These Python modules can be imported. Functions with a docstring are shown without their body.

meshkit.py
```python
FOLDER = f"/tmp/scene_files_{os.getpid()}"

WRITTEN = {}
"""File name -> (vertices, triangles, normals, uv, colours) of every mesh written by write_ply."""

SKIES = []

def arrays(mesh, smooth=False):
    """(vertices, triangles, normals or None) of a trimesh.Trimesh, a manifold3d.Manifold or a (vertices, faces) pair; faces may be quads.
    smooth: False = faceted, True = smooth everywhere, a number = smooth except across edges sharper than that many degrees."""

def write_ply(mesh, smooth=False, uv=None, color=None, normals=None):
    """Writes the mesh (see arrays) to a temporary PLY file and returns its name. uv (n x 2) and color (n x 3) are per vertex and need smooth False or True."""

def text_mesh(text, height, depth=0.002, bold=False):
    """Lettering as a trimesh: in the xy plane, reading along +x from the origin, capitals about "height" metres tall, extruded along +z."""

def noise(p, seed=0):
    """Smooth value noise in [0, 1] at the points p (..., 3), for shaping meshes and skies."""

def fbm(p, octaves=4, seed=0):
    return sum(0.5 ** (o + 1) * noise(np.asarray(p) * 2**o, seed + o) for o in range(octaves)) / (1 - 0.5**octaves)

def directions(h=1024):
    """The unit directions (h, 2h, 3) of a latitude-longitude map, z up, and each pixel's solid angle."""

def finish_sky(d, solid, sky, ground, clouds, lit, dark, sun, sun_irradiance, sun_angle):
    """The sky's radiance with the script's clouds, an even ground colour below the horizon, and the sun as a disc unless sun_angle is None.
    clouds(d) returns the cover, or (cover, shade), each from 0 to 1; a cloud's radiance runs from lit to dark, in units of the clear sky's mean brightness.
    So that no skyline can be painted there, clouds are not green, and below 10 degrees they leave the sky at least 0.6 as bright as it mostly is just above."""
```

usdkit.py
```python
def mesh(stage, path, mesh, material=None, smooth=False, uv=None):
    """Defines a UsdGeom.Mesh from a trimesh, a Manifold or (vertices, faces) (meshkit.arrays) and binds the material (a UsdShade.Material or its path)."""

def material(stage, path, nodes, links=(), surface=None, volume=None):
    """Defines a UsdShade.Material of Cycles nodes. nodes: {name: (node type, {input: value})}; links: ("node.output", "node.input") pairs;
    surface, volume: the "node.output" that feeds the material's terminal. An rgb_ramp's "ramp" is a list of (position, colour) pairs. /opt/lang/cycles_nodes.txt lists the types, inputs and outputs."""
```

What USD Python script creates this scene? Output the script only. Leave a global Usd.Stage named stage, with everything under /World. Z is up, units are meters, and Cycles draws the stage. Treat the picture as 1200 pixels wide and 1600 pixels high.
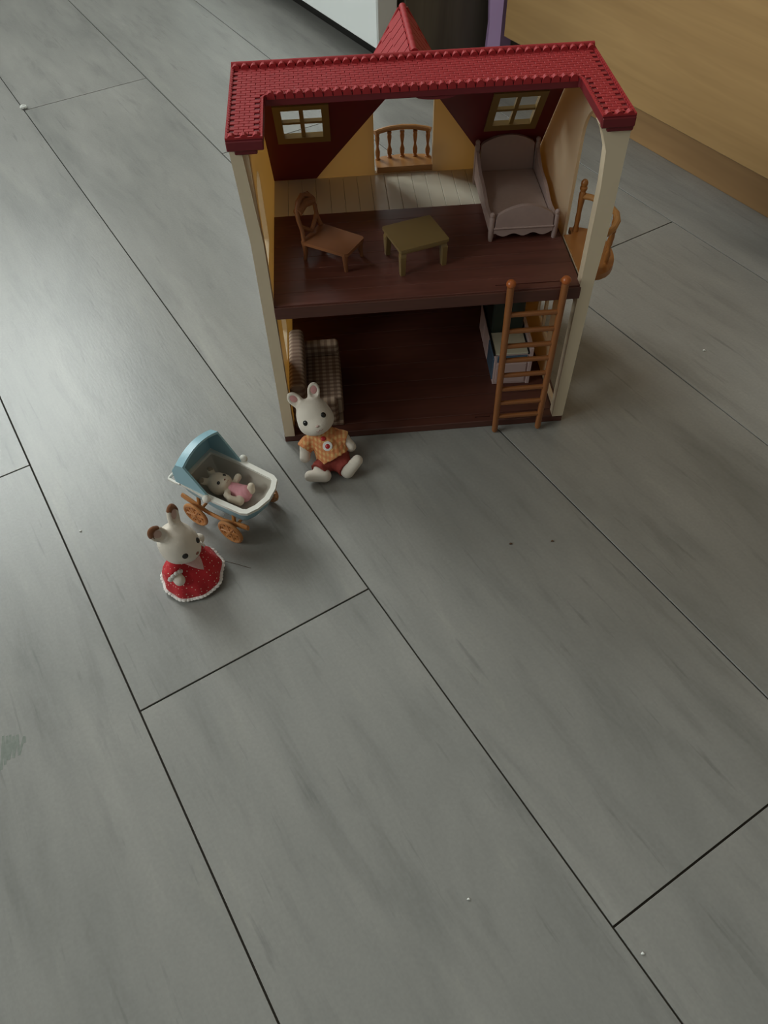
import math, random
import numpy as np, trimesh, manifold3d, usdkit, meshkit
from shapely.geometry import Polygon, box as sbox, Point
from shapely.ops import unary_union
from pxr import Usd, UsdGeom, UsdLux, UsdShade, Gf, Sdf

stage = Usd.Stage.CreateInMemory()
UsdGeom.SetStageUpAxis(stage, 'Z'); UsdGeom.SetStageMetersPerUnit(stage, 1.0)
UsdGeom.Xform.Define(stage, '/World'); UsdGeom.Scope.Define(stage, '/World/Looks')

# ------------------------------------------------------------------ camera
F_PX, PITCH, ROLL, CAM_H = 1187.6, math.radians(52.13), math.radians(-1.926), 0.5
cam = UsdGeom.Camera.Define(stage, '/World/camera')
cam.CreateHorizontalApertureAttr(36.0); cam.CreateVerticalApertureAttr(48.0)
cam.CreateFocalLengthAttr(F_PX / 1200 * 36.0)
cam.CreateClippingRangeAttr(Gf.Vec2f(0.02, 50))
fw = np.array([0, math.cos(PITCH), -math.sin(PITCH)]); rt0 = np.array([1.0, 0, 0]); up0 = np.cross(rt0, fw)
rt = math.cos(ROLL) * rt0 + math.sin(ROLL) * up0; up = -math.sin(ROLL) * rt0 + math.cos(ROLL) * up0
cam.AddTransformOp().Set(Gf.Matrix4d(*rt, 0, *up, 0, *(-fw), 0, 0, 0, CAM_H, 1))
EXPOSURE = 0.0
cam.CreateExposureAttr(EXPOSURE)

# the room's axes: u across the floor planks, v along them
YAW = math.radians(30.3376); CY, SY = math.cos(YAW), math.sin(YAW)
def uvw(u, v, z=0.0): return np.array([CY * u - SY * v, SY * u + CY * v, z])
U0, U1, V0, V1, CEIL = -2.0, 1.4, -1.8, 2.6, 2.45
WIN = dict(u0=-0.82, u1=0.36, z0=1.12, z1=2.34)
WIN2 = dict(v0=0.1, v1=1.5, z0=0.95, z1=2.05)      # in the left wall

# ------------------------------------------------------------------ daylight: the sky behind the one window of the room
def daylight(name, centre, inward, across, w, h, power, col):
    l = UsdLux.RectLight.Define(stage, '/World/' + name)
    l.CreateWidthAttr(w); l.CreateHeightAttr(h); l.CreateIntensityAttr(power); l.CreateColorAttr(Gf.Vec3f(*col))
    z = -inward; y = np.cross(z, across)                          # shines along its -z: into the room
    l.AddTransformOp().Set(Gf.Matrix4d(*across, 0, *y, 0, *z, 0, *centre, 1))
daylight('window_daylight', uvw((WIN['u0'] + WIN['u1']) / 2, V1 + 0.16, (WIN['z0'] + WIN['z1']) / 2), -uvw(0, 1), uvw(1, 0), WIN['u1'] - WIN['u0'], WIN['z1'] - WIN['z0'], 14.0, (0.965, 0.995, 0.995))
daylight('side_window_daylight', uvw(U0 - 0.16, (WIN2['v0'] + WIN2['v1']) / 2, (WIN2['z0'] + WIN2['z1']) / 2), uvw(1, 0), uvw(0, 1), WIN2['v1'] - WIN2['v0'], WIN2['z1'] - WIN2['z0'], 8.0, (0.965, 1.0, 0.985))

# ------------------------------------------------------------------ helpers
used = {}
def numbered(path):
    n = used.get(path, -1) + 1; used[path] = n
    return path if n == 0 else f'{path}_{n:03d}'
def tag(p, label=None, cat=None, group=None, kind=None):
    p = p.GetPrim() if hasattr(p, 'GetPrim') else p
    for k, v in (('label', label), ('category', cat), ('group', group), ('kind', kind)):
        if v: p.SetCustomDataByKey(k, v)
    return p
def thing(name, label=None, cat=None, loc=(0, 0, 0), rz=0.0, group=None, kind=None):
    x = UsdGeom.Xform.Define(stage, numbered('/World/' + name))
    x.AddTranslateOp().Set(Gf.Vec3d(*map(float, loc))); x.AddRotateZOp().Set(math.degrees(rz))
    return tag(x, label, cat, group, kind)
def obj(name, mesh, mat, parent=None, label=None, cat=None, group=None, kind=None, smooth=30):
    path = numbered((str(parent.GetPath()) if parent else '/World') + '/' + name)
    return tag(usdkit.mesh(stage, path, mesh, LOOK[mat], smooth=smooth), label, cat, group, kind)
cat_ = trimesh.util.concatenate
def hull(pts): return trimesh.convex.convex_hull(np.asarray(pts, float))
def cbox(x0, x1, y0, y1, z0, z1, c=0.0004):
    c = min(c, (x1 - x0) / 3, (y1 - y0) / 3, (z1 - z0) / 3); P = []
    for x, sx in ((x0, 1), (x1, -1)):
        for y, sy in ((y0, 1), (y1, -1)):
            for z, sz in ((z0, 1), (z1, -1)):
                P += [(x + sx * c, y + sy * c, z), (x + sx * c, y, z + sz * c), (x, y + sy * c, z + sz * c)]
    return hull(P)
def rbox(x0, x1, y0, y1, z0, z1, r=0.001, seg=12):
    s = manifold3d.Manifold.sphere(r, seg)
    M = [s.translate((x, y, z)) for x in (x0 + r, x1 - r) for y in (y0 + r, y1 - r) for z in (z0 + r, z1 - r)]
    return man(manifold3d.Manifold.batch_hull(M))
def man(m):
    q = m.to_mesh(); return trimesh.Trimesh(q.vert_properties[:, :3], q.tri_verts, process=False)
def toman(t): return manifold3d.Manifold(manifold3d.Mesh(np.asarray(t.vertices, np.float32), np.asarray(t.faces, np.uint32)))
def minus(a, *bs):
    a = toman(a)
    for b in bs: a = a - toman(b)
    return man(a)
def tube(pts, r, seg=10, closed=False):
    P = np.asarray(pts, float); n = len(P); r = np.broadcast_to(np.asarray(r, float), n)
    T = np.gradient(P, axis=0) if not closed else np.roll(P, -1, 0) - np.roll(P, 1, 0)
    T /= np.linalg.norm(T, axis=1, keepdims=True)
    a = np.array([0, 0, 1.0]) if abs(T[0][2]) < 0.9 else np.array([1.0, 0, 0])
    N = np.cross(T[0], a); N /= np.linalg.norm(N); V = []
    for i in range(n):
        N = N - T[i] * (N @ T[i]); N /= np.linalg.norm(N); B = np.cross(T[i], N)
        for k in range(seg):
            t = 2 * math.pi * k / seg; V.append(P[i] + r[i] * (math.cos(t) * N + math.sin(t) * B))
    Fc = []
    for i in range(n if closed else n - 1):
        j = (i + 1) % n
        for k in range(seg):
            l = (k + 1) % seg; Fc += [(i * seg + k, i * seg + l, j * seg + l), (i * seg + k, j * seg + l, j * seg + k)]
    if not closed:
        V += [P[0], P[-1]]
        for k in range(seg):
            l = (k + 1) % seg; Fc += [(n * seg, l, k), (n * seg + 1, (n - 1) * seg + k, (n - 1) * seg + l)]
    m = trimesh.Trimesh(V, Fc, process=False); return m
def lathe(prof, seg=20, at=(0, 0, 0)):
    P = np.asarray(prof, float); V, Fc = [], []
    for r, z in P:
        for k in range(seg):
            t = 2 * math.pi * k / seg; V.append((r * math.cos(t), r * math.sin(t), z))
    for i in range(len(P) - 1):
        for k in range(seg):
            l = (k + 1) % seg; Fc += [(i * seg + k, i * seg + l, (i + 1) * seg + l), (i * seg + k, (i + 1) * seg + l, (i + 1) * seg + k)]
    n = len(V); V += [(0, 0, P[0][1]), (0, 0, P[-1][1])]
    for k in range(seg):
        l = (k + 1) % seg; Fc += [(n, l, k), (n + 1, (len(P) - 1) * seg + k, (len(P) - 1) * seg + l)]
    return trimesh.Trimesh(np.array(V) + np.asarray(at, float), Fc, process=False)
def extr(poly, t): return trimesh.creation.extrude_polygon(poly, t, engine='earcut')
def place(m, X, Y, Z, o):
    """mesh coordinates (a, b, c) -> o + aX + bY + cZ"""
    A = np.stack([X, Y, Z], 1).astype(float); m = m.copy(); m.vertices = m.vertices @ A.T + np.asarray(o, float)
    if np.linalg.det(A) < 0: m.invert()
    return m
def moved(m, d, rz=0.0):
    m = m.copy()
    if rz: m.apply_transform(trimesh.transformations.rotation_matrix(rz, [0, 0, 1]))
    m.apply_translation(d); return m
def yz(poly, x0, t): return place(extr(poly, t), (0, 1, 0), (0, 0, 1), (1, 0, 0), (x0, 0, 0))   # (y,z) profile, thickness along x
def xz(poly, y0, t): return place(extr(poly, t), (1, 0, 0), (0, 0, 1), (0, 1, 0), (0, y0, 0))   # (x,z) profile, thickness along y
def arch(a0, a1, b0, b1, rise, n=14):
    """opening with an arched top"""
    t = np.linspace(0, math.pi, n); cx, w = (a0 + a1) / 2, (a1 - a0) / 2
    return Polygon([(a0, b0), (a1, b0)] + [(cx + w * math.cos(k), b1 - rise + rise * math.sin(k)) for k in t])
def ball(c, r, sub=3):
    m = trimesh.creation.icosphere(sub); m.vertices = m.vertices * np.asarray(r, float) + np.asarray(c, float); return m

# distance fields -> one continuous surface (surface nets)
def sdf_mesh(fn, lo, hi, h):
    lo, hi = np.asarray(lo, float), np.asarray(hi, float); n = np.ceil((hi - lo) / h).astype(int) + 1
    g = np.stack(np.meshgrid(*[lo[i] + h * np.arange(n[i]) for i in range(3)], indexing='ij'), -1)
    s = fn(g.reshape(-1, 3)).reshape(n); neg = s < 0
    corner = [(i, j, k) for i in (0, 1) for j in (0, 1) for k in (0, 1)]
    cell = lambda A, c: A[c[0]:n[0] - 1 + c[0], c[1]:n[1] - 1 + c[1], c[2]:n[2] - 1 + c[2]]
    cnt = sum(cell(neg, c).astype(int) for c in corner); act = (cnt > 0) & (cnt < 8)
    acc = np.zeros(act.shape + (3,)); num = np.zeros(act.shape)
    for a in corner:
        for ax in range(3):
            if a[ax]: continue
            b = list(a); b[ax] = 1; sa, sb = cell(s, a), cell(s, b); x = (sa < 0) != (sb < 0)
            t = np.where(x, sa / np.where(x, sa - sb, 1), 0)
            p = np.broadcast_to(np.array(a, float), acc.shape).copy(); p[..., ax] += t
            acc += np.where(x[..., None], p, 0); num += x
    idx = -np.ones(act.shape, int); idx[act] = np.arange(act.sum())
    V = lo + h * (np.argwhere(act) + acc[act] / num[act][:, None]); Fc = []
    for ax in range(3):
        o = [k for k in range(3) if k != ax]
        sl = [slice(None)] * 3; sl2 = [slice(None)] * 3; sl[ax] = slice(0, -1); sl2[ax] = slice(1, None)
        e = neg[tuple(sl)] != neg[tuple(sl2)]; q = np.argwhere(e)
        q = q[(q[:, o[0]] > 0) & (q[:, o[1]] > 0) & (q[:, o[0]] < n[o[0]] - 1) & (q[:, o[1]] < n[o[1]] - 1)]
        d0 = np.zeros(3, int); d0[o[0]] = 1; d1 = np.zeros(3, int); d1[o[1]] = 1
        quad = np.stack([idx[tuple((q - d0 - d1).T)], idx[tuple((q - d1).T)], idx[tuple(q.T)], idx[tuple((q - d0).T)]], 1)
        flip = neg[tuple(q.T)] ^ (ax == 1); quad[~flip] = quad[~flip][:, ::-1]; Fc.append(quad)
    Fc = np.vstack(Fc); Fc = np.vstack([Fc[:, [0, 1, 2]], Fc[:, [0, 2, 3]]])
    m = trimesh.Trimesh(V, Fc, process=False); trimesh.smoothing.filter_taubin(m, iterations=6); return m
def smin(a, b, k):
    if k <= 0: return np.minimum(a, b)
    hh = np.clip(0.5 + 0.5 * (b - a) / k, 0, 1); return b + (a - b) * hh - k * hh * (1 - hh)
def bone(p, a, b, r1, r2):
    a, b = np.asarray(a, float), np.asarray(b, float); d = b - a
    t = np.clip((p - a) @ d / (d @ d), 0, 1); return np.linalg.norm(p - a - t[:, None] * d, axis=1) - (r1 + t * (r2 - r1))
def egg(p, c, r, R=None):
    q = p - np.asarray(c, float)
    if R is not None: q = q @ np.asarray(R).T           # rows of R: the egg's own axes
    r = np.asarray(r, float); k0 = np.linalg.norm(q / r, axis=1); k1 = np.linalg.norm(q / r ** 2, axis=1)
    return k0 * (k0 - 1) / np.maximum(k1, 1e-9)
def hit(fn, o, d):
    """first point of the field's surface coming from o along d"""
    o, d = np.asarray(o, float), np.asarray(d, float) / np.linalg.norm(d); t = 0.0
    for _ in range(80):
        s = float(fn((o + t * d)[None])[0]); t += max(s * 0.8, 2e-5)
        if s < 3e-5: break
    return o + t * d
def normal(fn, p, e=2e-4):
    g = np.array([float(fn((p + e * x)[None])[0] - fn((p - e * x)[None])[0]) for x in np.eye(3)]); return g / np.linalg.norm(g)

# ------------------------------------------------------------------ materials (all procedural)
LOOK = {}
def mat(name, nodes, links, surface='p.BSDF'):
    LOOK[name] = usdkit.material(stage, '/World/Looks/' + name, nodes, links, surface=surface)
def plain(name, col, rough=0.5, vary=0.06, scale=60, bump=0.0, bscale=900, trans=None, tcol=None, **kw):
    """a plastic, cloth or paint: its colour varies a little, with optional fine relief and light passing through thin sheets"""
    col = np.array(col, float)
    nodes = {'tc': ('texture_coordinate', {}), 'n': ('noise_texture', {'scale': scale, 'detail': 3.0}),
             'm': ('mix', {'color1': col * (1 - vary), 'color2': np.minimum(col * (1 + vary), 1)}),
             'p': ('principled_bsdf', {'roughness': rough, **kw})}
    links = [('tc.object', 'n.vector'), ('n.fac', 'm.fac'), ('m.color', 'p.base_color')]
    if bump:
        nodes['bn'] = ('noise_texture', {'scale': bscale, 'detail': 2.0}); nodes['b'] = ('bump', {'strength': bump, 'distance': 0.0006})
        links += [('tc.object', 'bn.vector'), ('bn.fac', 'b.height'), ('b.normal', 'p.normal')]
    surf = 'p.BSDF'
    if trans:
        nodes['t'] = ('translucent_bsdf', {'color': tcol}); nodes['x'] = ('mix_closure', {'fac': trans})
        links += [('p.BSDF', 'x.closure1'), ('t.BSDF', 'x.closure2')]; surf = 'x.closure'
    mat(name, nodes, links, surf)

# laminate planks: grey stone print, streaked along the plank, with fine pores
mat('plank', {
    'tc': ('texture_coordinate', {}), 'oi': ('object_info', {}),
    'sh': ('math', {'math_type': 'multiply', 'value2': 7.0}), 'off': ('combine_xyz', {}),
    'ad': ('mix_vector', {}), 'mp': ('mapping', {'scale': (1, 1, 1)}),
    'm1': ('mapping', {'scale': (9.0, 2.2, 1.0)}), 'n1': ('noise_texture', {'scale': 1.6, 'detail': 5.0, 'roughness': 0.6, 'distortion': 0.7, 'dimensions': '4D'}),
    'm2': ('mapping', {'scale': (48.0, 8.0, 1.0)}), 'n2': ('noise_texture', {'scale': 1.0, 'detail': 4.0, 'roughness': 0.65, 'distortion': 0.4, 'dimensions': '4D'}),
    'm3': ('mapping', {'scale': (160.0, 14.0, 1.0)}), 'n3': ('noise_texture', {'scale': 1.0, 'detail': 3.0, 'roughness': 0.55, 'dimensions': '4D'}),
    'n4': ('noise_texture', {'scale': 420.0, 'detail': 2.0}),
    'r1': ('rgb_ramp', {'ramp': [(0.28, (0.225, 0.222, 0.207)), (0.48, (0.290, 0.283, 0.264)), (0.62, (0.325, 0.315, 0.293)), (0.78, (0.39, 0.378, 0.352))]}),
    'r2': ('rgb_ramp', {'ramp': [(0.30, (0.80, 0.805, 0.805)), (0.46, (0.97, 0.97, 0.97)), (0.6, (1, 1, 1)), (0.75, (1.12, 1.11, 1.08))]}),
    'r3': ('rgb_ramp', {'ramp': [(0.27, (0.58, 0.59, 0.60)), (0.37, (1, 1, 1))]}),
    'r4': ('rgb_ramp', {'ramp': [(0.3, (0.96, 0.96, 0.96)), (0.7, (1.04, 1.04, 1.04))]}),
    'x1': ('mix', {'mix_type': 'multiply', 'fac': 1.0}), 'x2': ('mix', {'mix_type': 'multiply', 'fac': 0.55}), 'x3': ('mix', {'mix_type': 'multiply', 'fac': 1.0}),
    'mb': ('mapping', {'scale': (520.0, 90.0, 1.0)}), 'nb': ('noise_texture', {'scale': 1.0, 'detail': 3.0}),
    'b': ('bump', {'strength': 0.16, 'distance': 0.0004}),
    'p': ('principled_bsdf', {'roughness': 0.33, 'specular_ior_level': 0.5})},
    [('oi.random', 'sh.value1'), ('tc.object', 'm1.vector'), ('tc.object', 'm2.vector'), ('tc.object', 'm3.vector'), ('tc.object', 'mb.vector'), ('tc.object', 'n4.vector'),
     ('m1.vector', 'n1.vector'), ('sh.value', 'n1.w'), ('m2.vector', 'n2.vector'), ('sh.value', 'n2.w'), ('m3.vector', 'n3.vector'), ('sh.value', 'n3.w'),
     ('n1.fac', 'r1.fac'), ('n2.fac', 'r2.fac'), ('n3.fac', 'r3.fac'), ('n4.fac', 'r4.fac'),
     ('r1.color', 'x1.color1'), ('r2.color', 'x1.color2'), ('x1.color', 'x2.color1'), ('r3.color', 'x2.color2'), ('x2.color', 'x3.color1'), ('r4.color', 'x3.color2'), ('x3.color', 'p.base_color'),
     ('mb.vector', 'nb.vector'), ('nb.fac', 'b.height'), ('b.normal', 'p.normal')])

def wood(name, dark, light, sc=(4, 60, 60), rough=0.45):
    mat(name, {'tc': ('texture_coordinate', {}), 'mp': ('mapping', {'scale': sc}), 'n': ('noise_texture', {'scale': 1.0, 'detail': 5.0, 'roughness': 0.6, 'distortion': 0.8}),
               'r': ('rgb_ramp', {'ramp': [(0.3, dark), (0.7, light)]}), 'p': ('principled_bsdf', {'roughness': rough})},
        [('tc.object', 'mp.vector'), ('mp.vector', 'n.vector'), ('n.fac', 'r.fac'), ('r.color', 'p.base_color')])
wood('tan_wood', (0.40, 0.235, 0.092), (0.50, 0.305, 0.125), (50, 3, 50), 0.42)
wood('kick_wood', (0.36, 0.20, 0.085), (0.44, 0.255, 0.11), (50, 3, 50), 0.45)
wood('dark_wood', (0.075, 0.062, 0.046), (0.17, 0.145, 0.105), (22, 22, 2), 0.55)
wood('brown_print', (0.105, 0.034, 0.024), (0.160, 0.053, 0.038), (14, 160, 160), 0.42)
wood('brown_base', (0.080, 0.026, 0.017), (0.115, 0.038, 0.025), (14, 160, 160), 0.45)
plain('groove', (0.03, 0.022, 0.014), 0.8)
plain('wall_paint', (0.34, 0.33, 0.31), 0.7, 0.03, 3)
plain('ceiling_paint', (0.45, 0.44, 0.42), 0.8, 0.02, 3)
plain('white_lacquer', (0.80, 0.83, 0.82), 0.3, 0.02, 5)
plain('window_white', (0.8, 0.8, 0.78), 0.35, 0.02)
plain('lilac', (0.42, 0.27, 0.47), 0.4, 0.05, 20)
plain('cream', (0.72, 0.63, 0.47), 0.3, 0.03, 30, trans=0.42, tcol=(0.95, 0.66, 0.27))
plain('cream_solid', (0.72, 0.59, 0.42), 0.24, 0.03, 30)
plain('cream_floor', (0.72, 0.66, 0.53), 0.34, 0.03, 40)
plain('ochre', (0.26, 0.165, 0.05), 0.35, 0.05)
plain('red_roof', (0.36, 0.024, 0.028), 0.6, 0.10, 220, specular_ior_level=0.3)
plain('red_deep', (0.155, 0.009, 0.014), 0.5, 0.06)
plain('orange', (0.38, 0.150, 0.038), 0.33, 0.07)
plain('orange_light', (0.45, 0.21, 0.065), 0.36, 0.07)
plain('chair_brown', (0.27, 0.105, 0.042), 0.55, 0.07)
plain('ladder_orange', (0.29, 0.105, 0.032), 0.36, 0.07)
plain('ladder_knob', (0.42, 0.11, 0.026), 0.3, 0.05)
plain('wheel_orange', (0.52, 0.22, 0.07), 0.38, 0.08)
plain('table_olive', (0.25, 0.165, 0.062), 0.38, 0.05)
plain('bed_lilac', (0.43, 0.31, 0.28), 0.5, 0.07, 300, bump=0.15)
plain('bed_mat', (0.42, 0.30, 0.255), 0.7, 0.07, 300, bump=0.2)
plain('kitchen_pink', (0.55, 0.40, 0.38), 0.5, 0.05)
plain('counter', (0.62, 0.58, 0.45), 0.35, 0.04)
plain('kitchen_green', (0.022, 0.034, 0.026), 0.3, 0.1)
plain('kitchen_blue', (0.07, 0.12, 0.18), 0.35, 0.06)
plain('black', (0.012, 0.011, 0.010), 0.4)
plain('eye_black', (0.010, 0.008, 0.007), 0.12, specular_ior_level=0.6)
FL = dict(rough=0.95, bump=0.25, bscale=2600, sheen_weight=0.25, sheen_roughness=0.6, specular_ior_level=0.15)
plain('flock_white', (0.72, 0.64, 0.55), vary=0.03, scale=200, **FL)
plain('flock_baby', (0.66, 0.56, 0.44), vary=0.05, scale=300, **FL)
plain('flock_brown', (0.20, 0.075, 0.028), vary=0.1, scale=300, **FL)
plain('flock_grey', (0.30, 0.235, 0.17), vary=0.1, scale=300, **FL)
plain('flock_pink', (0.62, 0.30, 0.29), vary=0.06, scale=300, **FL)
plain('flock_rose', (0.58, 0.40, 0.35), vary=0.06, scale=300, **FL)
plain('nose_brown', (0.24, 0.085, 0.055), 0.6)
plain('mouth_red', (0.42, 0.20, 0.17), 0.7)
plain('button_red', (0.48, 0.018, 0.022), 0.35)
plain('cloth_white', (0.78, 0.74, 0.70), 0.85, 0.05, 500, bump=0.4, bscale=1800)
plain('lace_pink', (0.66, 0.42, 0.40), 0.85, 0.14, 600, bump=0.5, bscale=1500)
plain('cloth_pink', (0.72, 0.32, 0.36), 0.8, 0.06, 400, bump=0.2)
plain('shorts_red', (0.27, 0.038, 0.026), 0.8, 0.08, 400, bump=0.25, bscale=1800)
plain('pram_blue', (0.29, 0.49, 0.57), 0.36, 0.03)
plain('pram_white', (0.78, 0.75, 0.68), 0.36, 0.03)
plain('pram_liner', (0.50, 0.455, 0.39), 0.55, 0.04)
plain('crumb_white', (0.82, 0.82, 0.78), 0.6)
plain('crumb_brown', (0.10, 0.05, 0.025), 0.8)
plain('pencil', (0.20, 0.22, 0.19), 0.6, 0.25, 300)
# red cotton with small white dots
mat('red_dots', {'tc': ('texture_coordinate', {}), 'v': ('voronoi_texture', {'scale': 370.0, 'randomness': 0.3}),
                 'r': ('rgb_ramp', {'ramp': [(0.0, (0.80, 0.60, 0.50)), (0.15, (0.80, 0.55, 0.46)), (0.23, (0.52, 0.012, 0.02)), (1.0, (0.52, 0.012, 0.02))]}),
                 'bn': ('noise_texture', {'scale': 1800.0}), 'b': ('bump', {'strength': 0.25, 'distance': 0.0005}),
                 'p': ('principled_bsdf', {'roughness': 0.8, 'sheen_weight': 0.1})},
    [('tc.object', 'v.vector'), ('v.distance', 'r.fac'), ('r.color', 'p.base_color'), ('tc.object', 'bn.vector'), ('bn.fac', 'b.height'), ('b.normal', 'p.normal')])
# woven checks: two sets of bands crossing
def check(name, sx, sy, base, c1, c2, bump=0.3, axes=('x', 'y')):
    nodes = {'tc': ('texture_coordinate', {}), 's': ('separate_xyz', {}), 'p': ('principled_bsdf', {'roughness': 0.85}),
             'm1': ('mix', {'color1': base, 'color2': c1}), 'm2': ('mix', {'color2': c2}),
             'bn': ('noise_texture', {'scale': 1400.0, 'detail': 2.0}), 'b': ('bump', {'strength': bump, 'distance': 0.0006})}
    links = [('tc.object', 's.vector'), ('m1.color', 'm2.color1'), ('m2.color', 'p.base_color'), ('tc.object', 'bn.vector'), ('bn.fac', 'b.height'), ('b.normal', 'p.normal')]
    for k, (a, f, m) in enumerate(((axes[0], sx, 'm1'), (axes[1], sy, 'm2'))):
        nodes[f'a{k}'] = ('math', {'math_type': 'multiply', 'value2': 2 * math.pi / f}); nodes[f'c{k}'] = ('math', {'math_type': 'sine'})
        nodes[f'd{k}'] = ('map_range', {'from_min': -0.35, 'from_max': 0.35, 'to_min': 0.0, 'to_max': 0.62, 'clamp': True})
        links += [(f's.{a}', f'a{k}.value1'), (f'a{k}.value', f'c{k}.value1'), (f'c{k}.value', f'd{k}.value'), (f'd{k}.result', f'{m}.fac')]
    mat(name, nodes, links)
check('gingham', 0.0062, 0.0048, (0.40, 0.285, 0.20), (0.115, 0.055, 0.033), (0.115, 0.055, 0.033))
check('gingham_up', 0.0062, 0.0048, (0.40, 0.285, 0.20), (0.115, 0.055, 0.033), (0.115, 0.055, 0.033), axes=('z', 'y'))
check('gingham_arm', 0.0062, 0.0062, (0.40, 0.285, 0.20), (0.115, 0.055, 0.033), (0.115, 0.055, 0.033), axes=('x', 'z'))
check('shirt_check', 0.0034, 0.0034, (0.70, 0.42, 0.17), (0.62, 0.17, 0.05), (0.60, 0.17, 0.06), 0.25, axes=('x', 'z'))
mat('pane', {'f': ('fresnel', {'IOR': 1.45}), 'ge': ('geometry', {}), 'i': ('math', {'math_type': 'subtract', 'value1': 1.0}), 'k': ('math', {'math_type': 'multiply'}), 't': ('transparent_bsdf', {'color': (0.97, 0.99, 0.98)}), 'g': ('glossy_bsdf', {'color': (1, 1, 1), 'roughness': 0.02}), 'x': ('mix_closure', {})},
    [('ge.backfacing', 'i.value2'), ('i.value', 'k.value1'), ('f.fac', 'k.value2'), ('k.value', 'x.fac'), ('t.BSDF', 'x.closure1'), ('g.BSDF', 'x.closure2')], 'x.closure')

# ================================================================== THE ROOM
rng = random.Random(4)
UO, PW, PL = -0.0397, 0.18668, 1.2375          # first joint, plank width, plank length
joint = {-1: 0.5505, 0: 0.2783, 1: 0.0035, 2: 0.9636, 3: 0.518, 4: 0.15, -2: 0.83}
floor = thing('floor', 'grey stone-look laminate floor of long bevelled planks', kind='structure', rz=YAW)
obj('underlay', cbox(U0, U1, V0, V1, -0.02, -0.0016, 0.0001), 'groove', floor, smooth=False)
G = 0.00062
for k in range(-11, 9):
    a, b = UO + k * PW, UO + (k + 1) * PW
    a, b = max(a, U0), min(b, U1)
    if b - a < 0.01: continue
    j0 = joint.get(k, rng.uniform(0, PL)); n0 = math.floor((V0 - j0) / PL)
    for n in range(n0, n0 + 6):
        p, q = max(j0 + n * PL, V0), min(j0 + (n + 1) * PL, V1)
        if q - p < 0.01: continue
        obj('plank', cbox(a + G, b - G, p + G, q - G, -0.0016, 0.0, 0.0002), 'plank', floor, smooth=False)
# child's grey-green pencil scribble on the floor
zz = [(-0.1345, 0.2885), (-0.1345, 0.3035), (-0.133, 0.2888), (-0.1257, 0.3118), (-0.1299, 0.2909), (-0.1235, 0.3105), (-0.1285, 0.2935), (-0.1214, 0.3101), (-0.1268, 0.2930), (-0.1195, 0.3080), (-0.1238, 0.2925), (-0.1172, 0.3075), (-0.1201, 0.2924), (-0.1134, 0.3039), (-0.1145, 0.299)]
sc = []
for (p, q) in zip(zz[:-1], zz[1:]):
    p, q = np.array(p), np.array(q); d = (q - p) / np.linalg.norm(q - p); n = np.array([-d[1], d[0]]) * 0.0008
    sc.append(Polygon([p - n, q - n, q + n, p + n]))
obj('pencil_scribble', moved(cat_([extr(g, 0.00005) for g in getattr(unary_union(sc), 'geoms', [unary_union(sc)])]), (0, 0, 0.00002)), 'pencil', floor, label='grey-green pencil scribble at the left edge', smooth=False)
for pts in ([(0.0637, 0.3618, 0), (0.071, 0.3535, 0), (0.078, 0.3447, 0)],):
    obj('scratch', tube([np.array(p) + (0, 0, 0.0001) for p in pts], 0.00018, 5), 'crumb_brown', floor, label='thin dark hair by the pram')

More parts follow.
